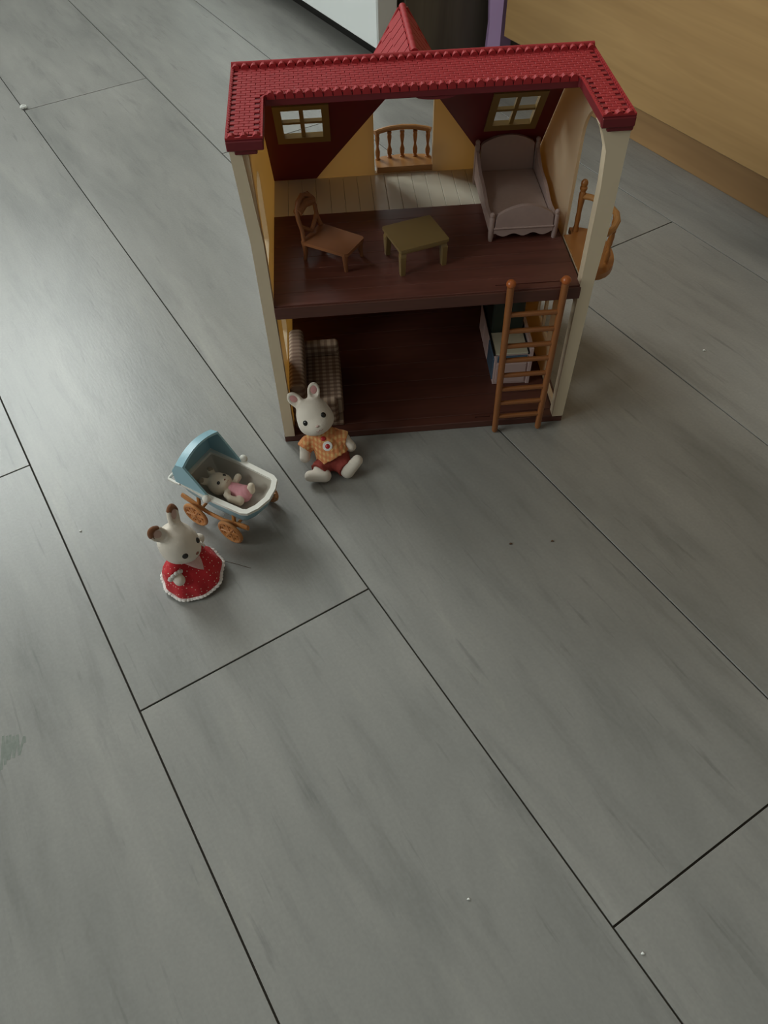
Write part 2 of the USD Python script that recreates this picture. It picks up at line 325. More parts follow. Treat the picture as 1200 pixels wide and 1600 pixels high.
room = dict(rz=YAW, kind='structure')
def wall(name, label, mesh, mat_='wall_paint'):
    t = thing(name, label, **room); obj('plaster', mesh, mat_, t, smooth=False); return t
wb = wall('wall_back', 'painted wall with the window, beyond the top of the photo',
     place(extr(sbox(U0, 0, U1, CEIL).difference(sbox(WIN['u0'], WIN['z0'], WIN['u1'], WIN['z1'])), 0.12), (1, 0, 0), (0, 0, 1), (0, 1, 0), (0, V1, 0)))
wall('wall_left', 'painted wall with a second window on the left, outside the photo',
     place(extr(sbox(V0, 0, V1 + 0.12, CEIL).difference(sbox(WIN2['v0'], WIN2['z0'], WIN2['v1'], WIN2['z1'])), 0.12), (0, 1, 0), (0, 0, 1), (-1, 0, 0), (U0, 0, 0)))
wall('wall_right', 'plain painted wall behind the tan drawers', cbox(U1, U1 + 0.1, V0, V1 + 0.12, 0, CEIL))
wall('wall_front', 'plain painted wall behind the camera', cbox(U0, U1, V0 - 0.1, V0, 0, CEIL))
wall('ceiling', 'plain white ceiling above the photo', cbox(U0, U1, V0, V1 + 0.12, CEIL, CEIL + 0.1), 'ceiling_paint')
def window(name, label, a0, a1, z0, z1, X, Y, o):
    """X runs along the wall, Y out through it, o is the wall's inner face"""
    w = thing(name, label, **room); am = (a0 + a1) / 2
    fr = sbox(a0, z0, a1, z1).difference(sbox(a0 + 0.04, z0 + 0.04, am - 0.02, z1 - 0.04)).difference(sbox(am + 0.02, z0 + 0.04, a1 - 0.04, z1 - 0.04))
    obj('window_frame', place(extr(fr, 0.06), X, (0, 0, 1), Y, np.array(o) + np.array(Y) * 0.04), 'window_white', w, smooth=False)
    for a, b in ((a0 + 0.04, am - 0.02), (am + 0.02, a1 - 0.04)):
        obj('pane', place(cbox(a, b, z0 + 0.04, z1 - 0.04, 0.069, 0.073, 0.0005), X, (0, 0, 1), Y, o), 'pane', w, smooth=False)
    obj('window_sill', place(rbox(a0 - 0.05, a1 + 0.05, z0 - 0.03, z0, -0.1, 0.03, 0.008), X, (0, 0, 1), Y, o), 'window_white', w)
window('window_1', 'white framed window in the far wall', WIN['u0'], WIN['u1'], WIN['z0'], WIN['z1'], (1, 0, 0), (0, 1, 0), (0, V1, 0))
window('window_2', 'white framed window in the left wall', WIN2['v0'], WIN2['v1'], WIN2['z0'], WIN2['z1'], (0, 1, 0), (-1, 0, 0), (U0, 0, 0))

# ================================================================== LARGE FURNITURE (top of the photo)
t = thing('white_cabinet', 'white fronted cabinet with dark wood side, behind the red roof', 'cabinet', uvw(0.607, 1.011), YAW)
obj('door', cbox(0, 0.034, 0, 0.85, 0.05, 0.86, 0.002), 'white_lacquer', t, label='smooth white cabinet door')
obj('side_panel', cbox(0.046, 0.30, 0.0, 0.02, 0.0, 0.86, 0.001), 'dark_wood', t, label='dark wood side panel')
obj('carcass', cbox(0.048, 0.30, 0.02, 0.85, 0.05, 0.86, 0.001), 'dark_wood', t)
obj('plinth', cbox(0.055, 0.28, 0.02, 0.83, 0.0, 0.05, 0.001), 'black', t)
t = thing('drawer_unit', 'tan wooden drawer unit at the top right corner', 'drawers', uvw(0.765, -0.3), YAW)
obj('drawer_front', cbox(0, 0.02, 0, 1.228, 0.06, 0.42, 0.0015), 'tan_wood', t, label='wide plain tan drawer front')
obj('drawer_front', cbox(0, 0.02, 0, 1.228, 0.424, 0.78, 0.0015), 'tan_wood', t)
obj('carcass', cbox(0.021, 0.5, 0.002, 1.226, 0.06, 0.78, 0.001), 'tan_wood', t)
obj('kick_board', cbox(0.0385, 0.055, 0.01, 1.21, 0.0, 0.06, 0.0005), 'kick_wood', t, label='recessed brown kick board')
obj('worktop', cbox(-0.01, 0.51, -0.01, 1.24, 0.78, 0.81, 0.002), 'tan_wood', t)
t = thing('lilac_post', 'lilac plastic post standing between dark wood panel and tan drawers', 'post', uvw(0.792, 0.972), YAW)
pr = [(0.0, 1.05), (0.03, 1.0), (0.06, 0.92), (0.085, 1.02), (0.12, 1.0), (0.2, 0.95), (0.3, 1.0), (0.5, 0.95)]
obj('moulded_leg', lathe([(0.0200 * s, z) for z, s in pr], 6), 'lilac', t, smooth=20)
obj('foot', lathe([(0.018, 0.0), (0.0215, 0.003), (0.0215, 0.008), (0.019, 0.012)], 12), 'lilac', t)

# ================================================================== THE TOY HOUSE
HA = np.array([-0.08606793, 0.47290511, 0.0]); HR = math.radians(3.40127861)
def hw(x, y, z=0.0): return HA + np.array([math.cos(HR) * x - math.sin(HR) * y, math.sin(HR) * x + math.cos(HR) * y, z])
H = thing('toy_house', 'open-fronted two-storey toy house with red tiled roof and cream walls', 'dollhouse', HA, HR)
ZB, ZS, ZC, ZM = 0.0075, 0.1350, 0.1452, 0.1466         # base top, mid slab underside, cream floor, brown upper floor
YB = 0.1835                                             # inside of the back wall
# base and ground floor
base = minus(cbox(-0.0005, 0.2508, -0.0005, 0.190, 0, ZB, 0.0006), cbox(0.172, 0.186, 0.0045, 0.0058, 0.003, 0.02, 0.0001))
obj('base_slab', base, 'brown_base', H)
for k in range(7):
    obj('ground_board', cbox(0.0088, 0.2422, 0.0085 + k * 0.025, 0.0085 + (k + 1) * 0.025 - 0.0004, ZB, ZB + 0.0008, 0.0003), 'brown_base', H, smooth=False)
# side walls
prof = Polygon([(0.0, ZB), (0.19, ZB), (0.19, 0.1425), (0.1045, 0.2685), (0.0, 0.2685)])
lw = prof.difference(arch(0.014, 0.050, 0.172, 0.232, 0.014)).difference(arch(0.045, 0.088, 0.055, 0.118, 0.014))
obj('side_wall', yz(lw, 0.0040, 0.0044), 'cream', H, label='left cream side wall')
rw = prof.difference(arch(0.0105, 0.066, ZM, 0.2560, 0.030)).difference(arch(0.0125, 0.0365, 0.014, 0.128, 0.012)).difference(sbox(0.060, 0.046, 0.078, 0.112)).difference(sbox(0.082, 0.046, 0.100, 0.112))
obj('side_wall', yz(rw, 0.2436, 0.0024), 'cream', H, label='right cream side wall with tall arched openings')
# rounded front posts
fp = Polygon([(0.2412, ZB), (0.2412, 0.150), (0.2408, 0.225), (0.239, 0.250), (0.2345, 0.262), (0.231, 0.268), (0.2525, 0.268), (0.2532, 0.19), (0.2515, 0.15), (0.2507, ZB)])
m = xz(fp, -0.0012, 0.0088); obj('front_post', m, 'cream_solid', H, label='right front post flaring under the roof')
fp2 = Polygon([(0.0, ZB), (0.0, 0.20), (-0.0035, 0.268), (0.0042, 0.268), (0.0088, 0.2), (0.0088, ZB)])
obj('front_post', xz(fp2, -0.0012, 0.0088), 'cream_solid', H, label='left front post')
# back wall of the ground floor, mid slab
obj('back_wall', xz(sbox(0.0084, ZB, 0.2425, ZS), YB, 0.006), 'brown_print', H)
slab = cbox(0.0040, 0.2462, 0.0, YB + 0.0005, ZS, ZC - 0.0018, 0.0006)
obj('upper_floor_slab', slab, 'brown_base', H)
NB = 19
for k in range(NB):
    x0, x1 = 0.0084 + k * (0.2341 / NB), 0.0084 + (k + 1) * (0.2341 / NB)
    obj('cream_floor_board', cbox(x0 + 0.0001, x1 - 0.0001, 0.1225, YB, ZC - 0.0018, ZC, 0.0003), 'cream_floor', H, smooth=False)
NR = 8
for k in range(NR):
    y0, y1 = -0.0002 + k * (0.1225 / NR), -0.0002 + (k + 1) * (0.1225 / NR)
    b = cbox(0.0086, 0.2423, y0 + 0.00003, y1 - 0.00003, ZC - 0.0018, ZM, 0.00025)
    if k == 0: b = minus(b, cbox(0.1775, 0.2360, 0.0058, 0.0070, ZM - 0.0012, ZM + 0.01, 0.0001))
    obj('brown_floor_board', b, 'brown_print', H, smooth=False)
obj('floor_lip', rbox(0.0086, 0.2423, -0.0016, 0.0006, ZS, ZC + 0.0002, 0.0006), 'brown_base', H)
# back slope of the roof, seen from inside, with the gable cut out of it
P1 = np.array([0, YB, 0.1455]); P0 = np.array([0, 0.1000, 0.2700]); SL = np.linalg.norm(P0 - P1); SD = (P0 - P1) / SL; SN = np.array([0, -SD[2], SD[1]]); SN = SN if SN[1] > 0 else -SN
sl = sbox(0.0084, -0.004, 0.2425, SL).difference(Polygon([(0.0467 - 0.0025, -0.0041), (0.2033 + 0.0025, -0.0041), (0.125, 0.1475)]))
WL, WR = (0.0244, 0.0558), (0.1942, 0.2256); WS = (0.0675, 0.1045)
for a, b in (WL, WR): sl = sl.difference(sbox(a - 0.003, WS[0] - 0.003, b + 0.003, WS[1] + 0.003))
obj('roof_back_slope', place(extr(sl, 0.003), (1, 0, 0), SD, SN, P1), 'red_deep', H, label='dark red underside of the sloping roof')
for (a, b), lab in ((WL, 'left roof window frame with four panes'), (WR, 'right roof window frame with four panes')):
    f = sbox(a - 0.0058, WS[0] - 0.0075, b + 0.0058, WS[1] + 0.0055).difference(sbox(a, WS[0], b, WS[1]))
    wf = obj('roof_window', place(extr(f, 0.0045), (1, 0, 0), SD, SN, P1 - SN * 0.0014), 'ochre', H, label=lab)
    cx, cs = (a + b) / 2, (WS[0] + WS[1]) / 2
    obj('muntin', place(extr(sbox(cx - 0.0016, WS[0], cx + 0.0016, WS[1]), 0.0026), (1, 0, 0), SD, SN, P1), 'ochre', wf)
    obj('muntin', place(extr(sbox(a, cs - 0.0013, b, cs + 0.0013), 0.0028), (1, 0, 0), SD, SN, P1 - SN * 0.0001), 'ochre', wf)
# gable: cream wall with the balcony door, red roof
gb = Polygon([(0.018, ZS), (0.232, ZS), (0.232, ZC), (0.2030, ZC), (0.125, 0.2712), (0.047, ZC), (0.018, ZC)]).difference(arch(0.0992, 0.1512, ZC + 0.001, 0.214, 0.004))
obj('gable_wall', xz(gb, YB, 0.0055), 'cream', H, label='cream gable wall with the balcony doorway')
obj('back_wall', xz(sbox(0.0084, ZS, 0.018, ZC), YB, 0.0055), 'cream', H)
obj('back_wall', xz(sbox(0.232, ZS, 0.2425, ZC), YB, 0.0055), 'cream', H)
GY, grs = 0.1895, []
for s in (-1, 1):
    nn = np.array([s * 0.1265, 0, 0.0783]); nn /= np.linalg.norm(nn)
    q = [(0.125 + s * 0.0783, YB, 0.1455), (0.125, 0.1005, 0.272), (0.125, GY, 0.272), (0.125 + s * 0.0815, GY, 0.1402)]
    grs.append(None); grs[-1] = obj('gable_roof', hull([np.array(p) for p in q] + [np.array(p) + nn * 0.0030 for p in q]), 'red_deep', H, smooth=False)
obj('gable_ridge', tube([(0.125, yv, 0.2748) for yv in np.linspace(0.1045, GY + 0.0008, 25)], [0.0024 + 0.0007 * (k % 3 == 0) for k in range(25)], 12), 'red_roof', H)
# flat U-shaped roof top
RX0, RX1, RY0, RY1, RZ = -0.0042, 0.2530, -0.0035, 0.1030, 0.2735
IX0, IX1, IY = 0.0190, 0.2315, 0.0530
U = sbox(RX0, RY0, RX1, RY1).difference(sbox(IX0 + 0.003, RY0 - 1, IX1 - 0.003, IY).union(sbox(IX0, RY0 - 1, IX1, IY - 0.003)).union(Point(IX0 + 0.003, IY - 0.003).buffer(0.003)).union(Point(IX1 - 0.003, IY - 0.003).buffer(0.003)))
obj('roof_top', moved(extr(U, RZ - 0.2680), (0, 0, 0.2680)), 'red_deep', H, label='flat red roof slab framing the open front')
# thin rolled border
bord = U.difference(U.buffer(-0.0013, join_style=2))
obj('roof_border', moved(extr(bord, 0.0012), (0, 0, RZ)), 'red_roof', H)
# tiles of the field, real but too small to tell apart
tiles = []; inner = U.buffer(-0.0014, join_style=2); rr = 0
tile0 = cbox(-0.00312, 0.00312, 0, 0.0042, -0.0004, 0.00045, 0.00025)
y = RY0 + 0.0045
while y < RY1 - 0.006:
    for k in range(40):
        x = RX0 + 0.0050 + k * 0.0064 + (0.0032 if rr % 2 else 0)
        if inner.contains(sbox(x - 0.0032, y, x + 0.0032, y + 0.0042)):
            tt = tile0.copy(); tt.vertices[:, 2] += (0.0042 - tt.vertices[:, 1]) * 0.07 ; tiles.append(moved(tt, (x, y, RZ)))
    y += 0.0036; rr += 1
obj('roof_tiles', cat_(tiles), 'red_roof', H, kind='stuff', label='small red roof tiles covering the flat top', smooth=False)
# rounded edge tiles
def halfround(L, r, n=8):
    t = np.linspace(0, math.pi, n); return place(extr(Polygon([(r * math.cos(a), r * 0.95 * math.sin(a)) for a in t]), L), (1, 0, 0), (0, 0, 1), (0, 1, 0), (0, 0, 0))
obj('ridge_bar', tube([(RX0 + 0.0005, RY1 - 0.0022, RZ + 0.0010), (RX1 - 0.0005, RY1 - 0.0022, RZ + 0.0010)], 0.0027, 14), 'red_roof', H)
cap = halfround(0.0058, 0.0029); tip = halfround(0.0040, 0.0029)
tip.vertices[:, 2] *= 1.65; cap.vertices[:, 2] *= 1.3
nR = 40
for k in range(nR):
    obj('ridge_tile', moved(cap, (RX0 + 0.0034 + k * (RX1 - RX0 - 0.0068) / (nR - 1), RY1 - 0.0076, RZ - 0.0002)), 'red_roof', H)
nI = 33
for k in range(nI):
    obj('eave_tile', moved(tip, (IX0 + 0.0045 + k * (IX1 - IX0 - 0.009) / (nI - 1), IY - 0.0009, RZ - 0.0018)), 'red_roof', H)
for a, b in ((RX0, IX0), (IX1, RX1)):
    for k in range(3): obj('eave_tile', moved(tip, (a + 0.0038 + k * (b - a - 0.0076) / 2, RY0 + 0.0002, RZ - 0.0018)), 'red_roof', H)
side = halfround(0.0020, 0.0018)
for x, n, y0, y1 in ((RX0 + 0.0001, 27, RY0 + 0.006, RY1 - 0.008), (RX1 - 0.0001, 27, RY0 + 0.006, RY1 - 0.008), (IX0 - 0.0001, 14, RY0 + 0.006, IY - 0.004), (IX1 + 0.0001, 14, RY0 + 0.006, IY - 0.004)):
    inw = 1 if x in (RX0 + 0.0001, IX1 + 0.0001) else -1
    for k in range(n):
        obj('verge_tile', moved(side, (x, y0 + k * (y1 - y0) / (n - 1), RZ - 0.0003), -math.pi / 2 if inw > 0 else math.pi / 2), 'red_roof', H)
for a, b in ((RX0, IX0), (IX1, RX1)):
    obj('roof_fascia', cbox(a, b, RY0 - 0.0012, RY0 + 0.002, 0.2665, 0.2728, 0.0006), 'red_deep', H)
    obj('roof_fascia', cbox(a + 0.0045, b - 0.0045 * (b < 0.1) , RY0 + 0.0002, RY0 + 0.006, 0.2635, 0.2668, 0.0006), 'red_deep', H)
obj('roof_fascia', cbox(IX0, IX1, IY - 0.0006, IY + 0.002, 0.2672, 0.2722, 0.0005), 'red_deep', H)
obj('door_pelmet', xz(Polygon([(0.134 + 0.014 * math.cos(a), 0.2676 - 0.0026 * abs(math.sin(a))) for a in np.linspace(0, math.pi, 12)]), IY + 0.0002, 0.0016), 'red_deep', H)
# shingles of the gable roof, course by course, with its ridge cap and verge
GL = math.hypot(0.0783, 0.1265); NC = 13
for gs in (-1, 1):
    gr = grs[0 if gs < 0 else 1]; dn = np.array([gs * 0.0783, 0, -0.1265]) / GL; nn = np.array([gs * 0.1265, 0, 0.0783]); nn /= np.linalg.norm(nn)
    for r in range(NC):
        d0, d1 = r * GL / NC, (r + 1.15) * GL / NC; z = 0.272 - 0.1265 * (d0 + d1) / 2 / GL
        y0 = max(0.1046, 0.1 + 0.0835 * max(0.0, 0.270 - z) / 0.1245 + 0.0065); n = max(1, int(round((GY - y0) / 0.0125)))
        edges = np.linspace(y0, GY, n + 1)
        if n > 1: edges[1:-1] += 0.0030 * (1 if r % 2 else -1)
        for a, b in zip(edges[:-1], edges[1:]):
            q = [np.array([0.125, yv, 0.272]) + dn * d_ + nn * l_ for yv in (a + 0.0006, b - 0.0006) for d_, l_ in ((d0, 0.0026), (d0, 0.0034), (d1, 0.0030), (d1, 0.0050))]
            obj('shingle', hull(q), 'red_roof', gr, smooth=False)
    obj('verge', tube([np.array([0.125, GY, 0.272]) + dn * d_ + nn * 0.0036 for d_ in np.linspace(-0.0005, GL * 1.04, 9)], 0.0014, 8), 'red_roof', gr)

# balusters
def baluster(h, r=0.0018, seg=12):
    z = np.array([0, .04, .05, .10, .14, .30, .42, .50, .62, .80, .90, .93, 1.0]) * h
    q = np.array([1.2, 1.2, .9, .8, 1.1, 1.25, .75, .6, .85, 1.15, .95, 1.2, 1.1]) * r
    return lathe(np.stack([q, z], 1), seg)
# rear balcony
bp = Polygon([(0.1015, 0.1838), (0.1515, 0.1838), (0.1522, 0.199), (0.146, 0.2035), (0.1265, 0.2062), (0.107, 0.2035), (0.1008, 0.199)])
rb = obj('rear_balcony', moved(extr(bp, 0.0055), (0, 0, 0.1458)), 'orange_light', H, label='small rear balcony with bowed balustrade', smooth=30)
bx = [0.1032, 0.1142, 0.1258, 0.1374, 0.1486]
by = [0.1988, 0.2012, 0.2020, 0.2012, 0.1988]
for x, yv in zip(bx, by): obj('baluster', moved(baluster(0.0238), (x, yv, 0.1511)), 'orange', rb)
rail = [(0.1010, 0.1975, 0.1757), (0.1032, 0.1988, 0.1760), (0.1142, 0.2012, 0.1773), (0.1258, 0.2020, 0.1777), (0.1374, 0.2012, 0.1773), (0.1486, 0.1988, 0.1760), (0.1508, 0.1975, 0.1757)]
obj('hand_rail', tube(rail, 0.0022, 10), 'orange_light', rb)
# side balcony
th = np.linspace(-math.pi / 2, math.pi / 2, 15)
out = [(0.2507 + 0.0262 * math.cos(a) ** 0.75, 0.0420 + 0.0335 * math.sin(a)) for a in th]
sbp = Polygon([(0.2440, 0.0105), (0.2440, 0.0655), (0.2507, 0.0655)] + out[::-1] + [(0.2507, 0.0105)])
sb = obj('side_balcony', moved(extr(sbp.buffer(0), 0.0048), (0, 0, ZM - 0.0036)), 'orange', H, label='orange side balcony bulging out on the right')
posts = [(0.2545, 0.0700, 1), (0.2605, 0.0672, 0), (0.2668, 0.0610, 0), (0.2722, 0.0520, 0), (0.2742, 0.0420, 0), (0.2722, 0.0320, 0), (0.2668, 0.0230, 0), (0.2605, 0.0168, 0), (0.2545, 0.0140, 1)]
hr = []
for i, (x, yv, end) in enumerate(posts):
    if end:
        p_ = lathe([(0.0024, 0), (0.0024, 0.004), (0.0019, 0.006), (0.0022, 0.012), (0.0019, 0.018), (0.0021, 0.022), (0.0026, 0.028), (0.0026, 0.034), (0.0019, 0.0352), (0.0029, 0.0372), (0.0029, 0.0388), (0.0021, 0.0396), (0.0027, 0.0412), (0.0027, 0.0430), (0.0017, 0.0446)], 14)
        obj('end_post', moved(p_, (x, yv, ZM)), 'orange', sb)
    elif i % 2 == 0: obj('baluster', moved(baluster(0.0305, 0.0019), (x, yv, ZM)), 'orange', sb)
    hr.append((x, yv, ZM + 0.0315))
obj('hand_rail', tube(hr, 0.0024, 10), 'orange_light', sb)

# ================================================================== LADDER
lad = thing('toy_ladder', 'orange toy ladder hooked over the upper floor edge at right', 'ladder', hw(0.2075, -0.004), HR)
LB, LT = np.array([0, -0.0040, 0.0]), np.array([0, -0.0002, 0.1535])
for s in (-1, 1):
    a = LB + (s * 0.0195, 0, 0.0016 if s > 0 else 0.0012); b = LT + (s * 0.0208, 0, 0)
    obj('rail', tube([a, a + (b - a) * 0.015, a + (b - a) * 0.5, b], [0.0018, 0.0027, 0.0028, 0.0029], 12), 'ladder_orange', lad)
    obj('knob', ball(b + (0, 0, 0.0012), (0.0037, 0.0037, 0.0035)), 'ladder_knob', lad, label='round orange rail end')
    obj('hook', tube([b + (0, 0.0005, -0.004), b + (0, 0.0045, -0.0035), b + (0, 0.0102, -0.0052), b + (0, 0.0104, -0.0072)], 0.0011, 8), 'ladder_orange', lad)
for k, z in enumerate((0.1268, 0.1112, 0.0964, 0.0817, 0.0660, 0.0508, 0.0350, 0.0193)):
    yv = LB[1] + (LT[1] - LB[1]) * z / 0.1535
    obj('rung', rbox(-0.0205, 0.0205, yv - 0.0017, yv + 0.0017, z - 0.0019, z + 0.0019, 0.0011, 8), 'ladder_orange', lad)

# ================================================================== FURNITURE IN THE TOY HOUSE
ZG = ZB + 0.0008
# sofa against the left wall
so = thing('toy_sofa', 'brown and cream gingham toy sofa on the ground floor', 'sofa', hw(0.0095, 0.006, ZG), HR)
obj('backrest', rbox(0, 0.0135, 0, 0.080, 0.004, 0.050, 0.0045, 16), 'gingham_up', so)
obj('seat_cushion', rbox(0.0120, 0.0450, 0.009, 0.070, 0.006, 0.0245, 0.003, 14), 'gingham', so)
obj('armrest', rbox(0.0100, 0.0445, 0.070, 0.080, 0.004, 0.036, 0.0038, 14), 'gingham_arm', so)
obj('armrest', rbox(0.0100, 0.0400, -0.0005, 0.009, 0.004, 0.030, 0.0038, 14), 'gingham_arm', so)
obj('sofa_base', cbox(0.001, 0.0440, 0.001, 0.079, 0.0, 0.006, 0.0006), 'gingham_arm', so)
# kitchen unit by the right wall
ku = thing('toy_kitchen_unit', 'pink and cream toy kitchen unit behind the ladder', 'kitchen unit', hw(0.1935, 0.0445, ZG), HR + math.radians(-1.5))
obj('cabinet_body', cbox(0.0008, 0.0335, 0.0006, 0.0838, 0.0, 0.0355, 0.0006), 'kitchen_pink', ku)
obj('worktop', cbox(0.0004, 0.0305, 0.0, 0.030, 0.0355, 0.0372, 0.0004), 'counter', ku, label='cream worktop')
obj('edge_strip', cbox(-0.0010, 0.0006, -0.0006, 0.084, 0.0352, 0.0378, 0.0003), 'black', ku)
obj('edge_strip', cbox(0.0302, 0.0316, -0.0006, 0.084, 0.0352, 0.0378, 0.0003), 'black', ku)
obj('back_panel', cbox(0.0318, 0.0352, -0.0004, 0.084, 0.0, 0.0420, 0.0004), 'kitchen_pink', ku)
obj('stove', rbox(0.0008, 0.0300, 0.0305, 0.083, 0.0356, 0.072, 0.0015, 10), 'kitchen_green', ku, label='dark green block at the back')
obj('drawer', cbox(0.0030, 0.0300, -0.0006, 0.0012, 0.0272, 0.0340, 0.0003), 'kitchen_blue', ku, label='blue drawer strip')
obj('end_panel', cbox(0.0030, 0.0300, -0.0006, 0.0012, 0.003, 0.0250, 0.0003), 'kitchen_pink', ku)
obj('oven_door', cbox(-0.0003, 0.0015, 0.003, 0.030, 0.004, 0.0290, 0.0004), 'kitchen_blue', ku, label='dark blue oven door')
obj('cupboard_door', cbox(-0.0003, 0.0015, 0.033, 0.056, 0.003, 0.0330, 0.0004), 'kitchen_pink', ku)
obj('cupboard_door', cbox(-0.0003, 0.0015, 0.058, 0.081, 0.003, 0.0330, 0.0004), 'kitchen_pink', ku)

# chair
c4 = [np.array(p) for p in ((0.0316, 0.0571), (0.0490, 0.0803), (0.0803, 0.0584), (0.0668, 0.0340))]   # seat corners: back pair, front pair
cc = sum(c4) / 4; ca = math.atan2(*(((c4[2] + c4[3]) / 2 - (c4[0] + c4[1]) / 2)[::-1]))
ch = thing('toy_chair', 'orange-brown toy chair with open loop back on the upper floor', 'chair', hw(cc[0], cc[1], ZM), HR + ca)
obj('seat', place(extr(Polygon([(-0.0205, -0.0138), (-0.0195, -0.0146), (0.0185, -0.0136), (0.0205, -0.0118), (0.0205, 0.0118), (0.0185, 0.0136), (-0.0195, 0.0146), (-0.0205, 0.0138)]).buffer(0.0003), 0.0026), (1, 0, 0), (0, 1, 0), (0, 0, 1), (0, 0, 0.0140)), 'chair_brown', ch)
for x, yv in ((-0.0185, -0.0125), (-0.0185, 0.0125), (0.0175, -0.0115), (0.0175, 0.0115)):
    obj('leg', tube([(x * 1.04, yv * 1.04, 0), (x, yv, 0.006), (x, yv, 0.0145)], [0.0014, 0.0018, 0.0024], 10), 'chair_brown', ch)
bk = lambda p: [(-0.0190 - 0.22 * (z - 0.0165), yv, z) for yv, z in p]
for s in (-1, 1):
    obj('back_post', tube(bk([(s * 0.0128, 0.0160), (s * 0.0110, 0.024), (s * 0.0118, 0.033), (s * 0.0105, 0.040), (s * 0.0065, 0.0445)]), 0.0017, 10), 'chair_brown', ch)
obj('back_rail', cat_([tube(bk([(0.0112, 0.0385), (0.0060, 0.0440), (0.0, 0.0462), (-0.0060, 0.0440), (-0.0112, 0.0385)]), 0.0019, 10), tube(bk([(0.0105, 0.0375), (0.0, 0.0402), (-0.0105, 0.0375)]), 0.0036, 10)]), 'chair_brown', ch)
obj('back_loop', tube(bk([(0.0112, 0.027), (0.0070, 0.0235), (0.0, 0.0185), (-0.0070, 0.0235), (-0.0112, 0.027)]), 0.0017, 10), 'chair_brown', ch)

# table
t4 = [np.array(p) for p in ((0.0965, 0.0595), (0.1352, 0.0712), (0.1446, 0.0370), (0.1056, 0.0243))]
tc_ = sum(t4) / 4; ta = math.atan2(*((t4[1] - t4[0] + t4[2] - t4[3])[::-1]))
tb = thing('toy_table', 'olive yellow square toy table on the upper floor', 'table', hw(tc_[0], tc_[1], ZM), HR + ta)
obj('tabletop', moved(extr(sbox(-0.0190, -0.0168, 0.0190, 0.0168).buffer(0.0015), 0.0022), (0, 0, 0.0210)), 'table_olive', tb)
obj('apron', minus(cbox(-0.0193, 0.0193, -0.0171, 0.0171, 0.0185, 0.0211, 0.0003), cbox(-0.0178, 0.0178, -0.0156, 0.0156, 0.018, 0.0210, 0.0001)), 'table_olive', tb, smooth=False)
for sx in (-1, 1):
    for sy in (-1, 1):
        x, yv = sx * 0.0175, sy * 0.0153
        obj('leg', hull([(x + a * 0.0018, yv + b * 0.0018, 0.0) for a in (-1, 1) for b in (-1, 1)] + [(x + a * 0.0022, yv + b * 0.0022, 0.016) for a in (-1, 1) for b in (-1, 1)] + [(x + a * 0.0022 - sx * 0.0012, yv + b * 0.0022 - sy * 0.0012, 0.0205) for a in (-1, 1) for b in (-1, 1)]), 'table_olive', tb, smooth=False)

# bed
bd = thing('toy_bed', 'dusty pink toy bed with arched headboard on the upper floor', 'bed', hw(0.2095, 0.0655, ZM), HR + math.radians(-1.0))
def board(w, h0, hc, hs, foot):
    xs = np.linspace(-1, 1, 33); top = [(x * (w - 0.0042), hs + (hc - hs) * max(0.0, math.cos(x * math.pi / 2 * 0.98)) ** 0.75 if abs(x) < 0.96 else hs) for x in xs]
    bot = [(x * (w - 0.003), h0 + (0.0016 if abs(x) > 0.9 else 0.0) - 0.0012 * math.cos(x * math.pi * 3) * (abs(x) < 0.9)) for x in xs[::-1]]
    return Polygon(top + bot).buffer(0)
fb = cat_([xz(board(0.0268, 0.0055, 0.0300, 0.0205, True), -0.0018, 0.0034)])
obj('footboard', fb, 'bed_lilac', bd); hbm = xz(board(0.0268, 0.0055, 0.0425, 0.0345, True), 0.0865, 0.0034)
obj('headboard', hbm, 'bed_lilac', bd)
obj('trim_rail', rbox(-0.0242, 0.0242, -0.0026, -0.0012, 0.0108, 0.0122, 0.0005, 8), 'bed_lilac', bd)
for x in (-0.0258, 0.0258):
    for yv, hh in ((0.0, 0.0215), (0.0882, 0.0360)):
        obj('post', lathe([(0.0016, 0), (0.0021, 0.003), (0.0023, 0.008), (0.0022, hh - 0.002), (0.0016, hh - 0.0008), (0.0021, hh + 0.0006), (0.0018, hh + 0.0022), (0.0008, hh + 0.0030)], 12, (x, yv, 0)), 'bed_lilac', bd)
    xs = np.linspace(0, 1, 25); top = [(0.002 + 0.084 * s, 0.0165 + 0.0130 * s ** 2.2 + 0.0012 * math.cos(s * 12)) for s in xs]
    obj('side_rail', yz(Polygon(top + [(0.086, 0.0062), (0.002, 0.0062)]), x - 0.0013, 0.0026), 'bed_lilac', bd)
obj('mattress', rbox(-0.0243, 0.0243, 0.0018, 0.0862, 0.0062, 0.0128, 0.0012, 10), 'bed_mat', bd)

# ================================================================== TOY PRAM
PA = math.radians(-32.0); PC = np.array([-0.1255, 0.3945, 0.0])
pm = thing('toy_pram', 'light blue toy pram with white rim and orange wheels on the floor', 'pram', PC, PA)
rimP = Polygon([(-0.031, -0.0185), (-0.027, -0.0205), (0.0, -0.0224), (0.032, -0.0212), (0.0365, -0.0190), (0.0405, -0.0110), (0.0425, 0.0), (0.0405, 0.0110), (0.0365, 0.0190), (0.032, 0.0212), (0.0, 0.0224), (-0.027, 0.0205), (-0.031, 0.0185)])
def ring(poly, s, z, dx=0.0):
    return [(x * s + dx, yv * s, z) for x, yv in list(poly.exterior.coords)[:-1]]
outer = hull(ring(rimP, 1.0, 0.0410) + ring(rimP, 0.93, 0.0325, 0.0005) + ring(rimP, 0.78, 0.0240, 0.001) + ring(rimP, 0.60, 0.0200, 0.0012))
innP = rimP.buffer(-0.0024)
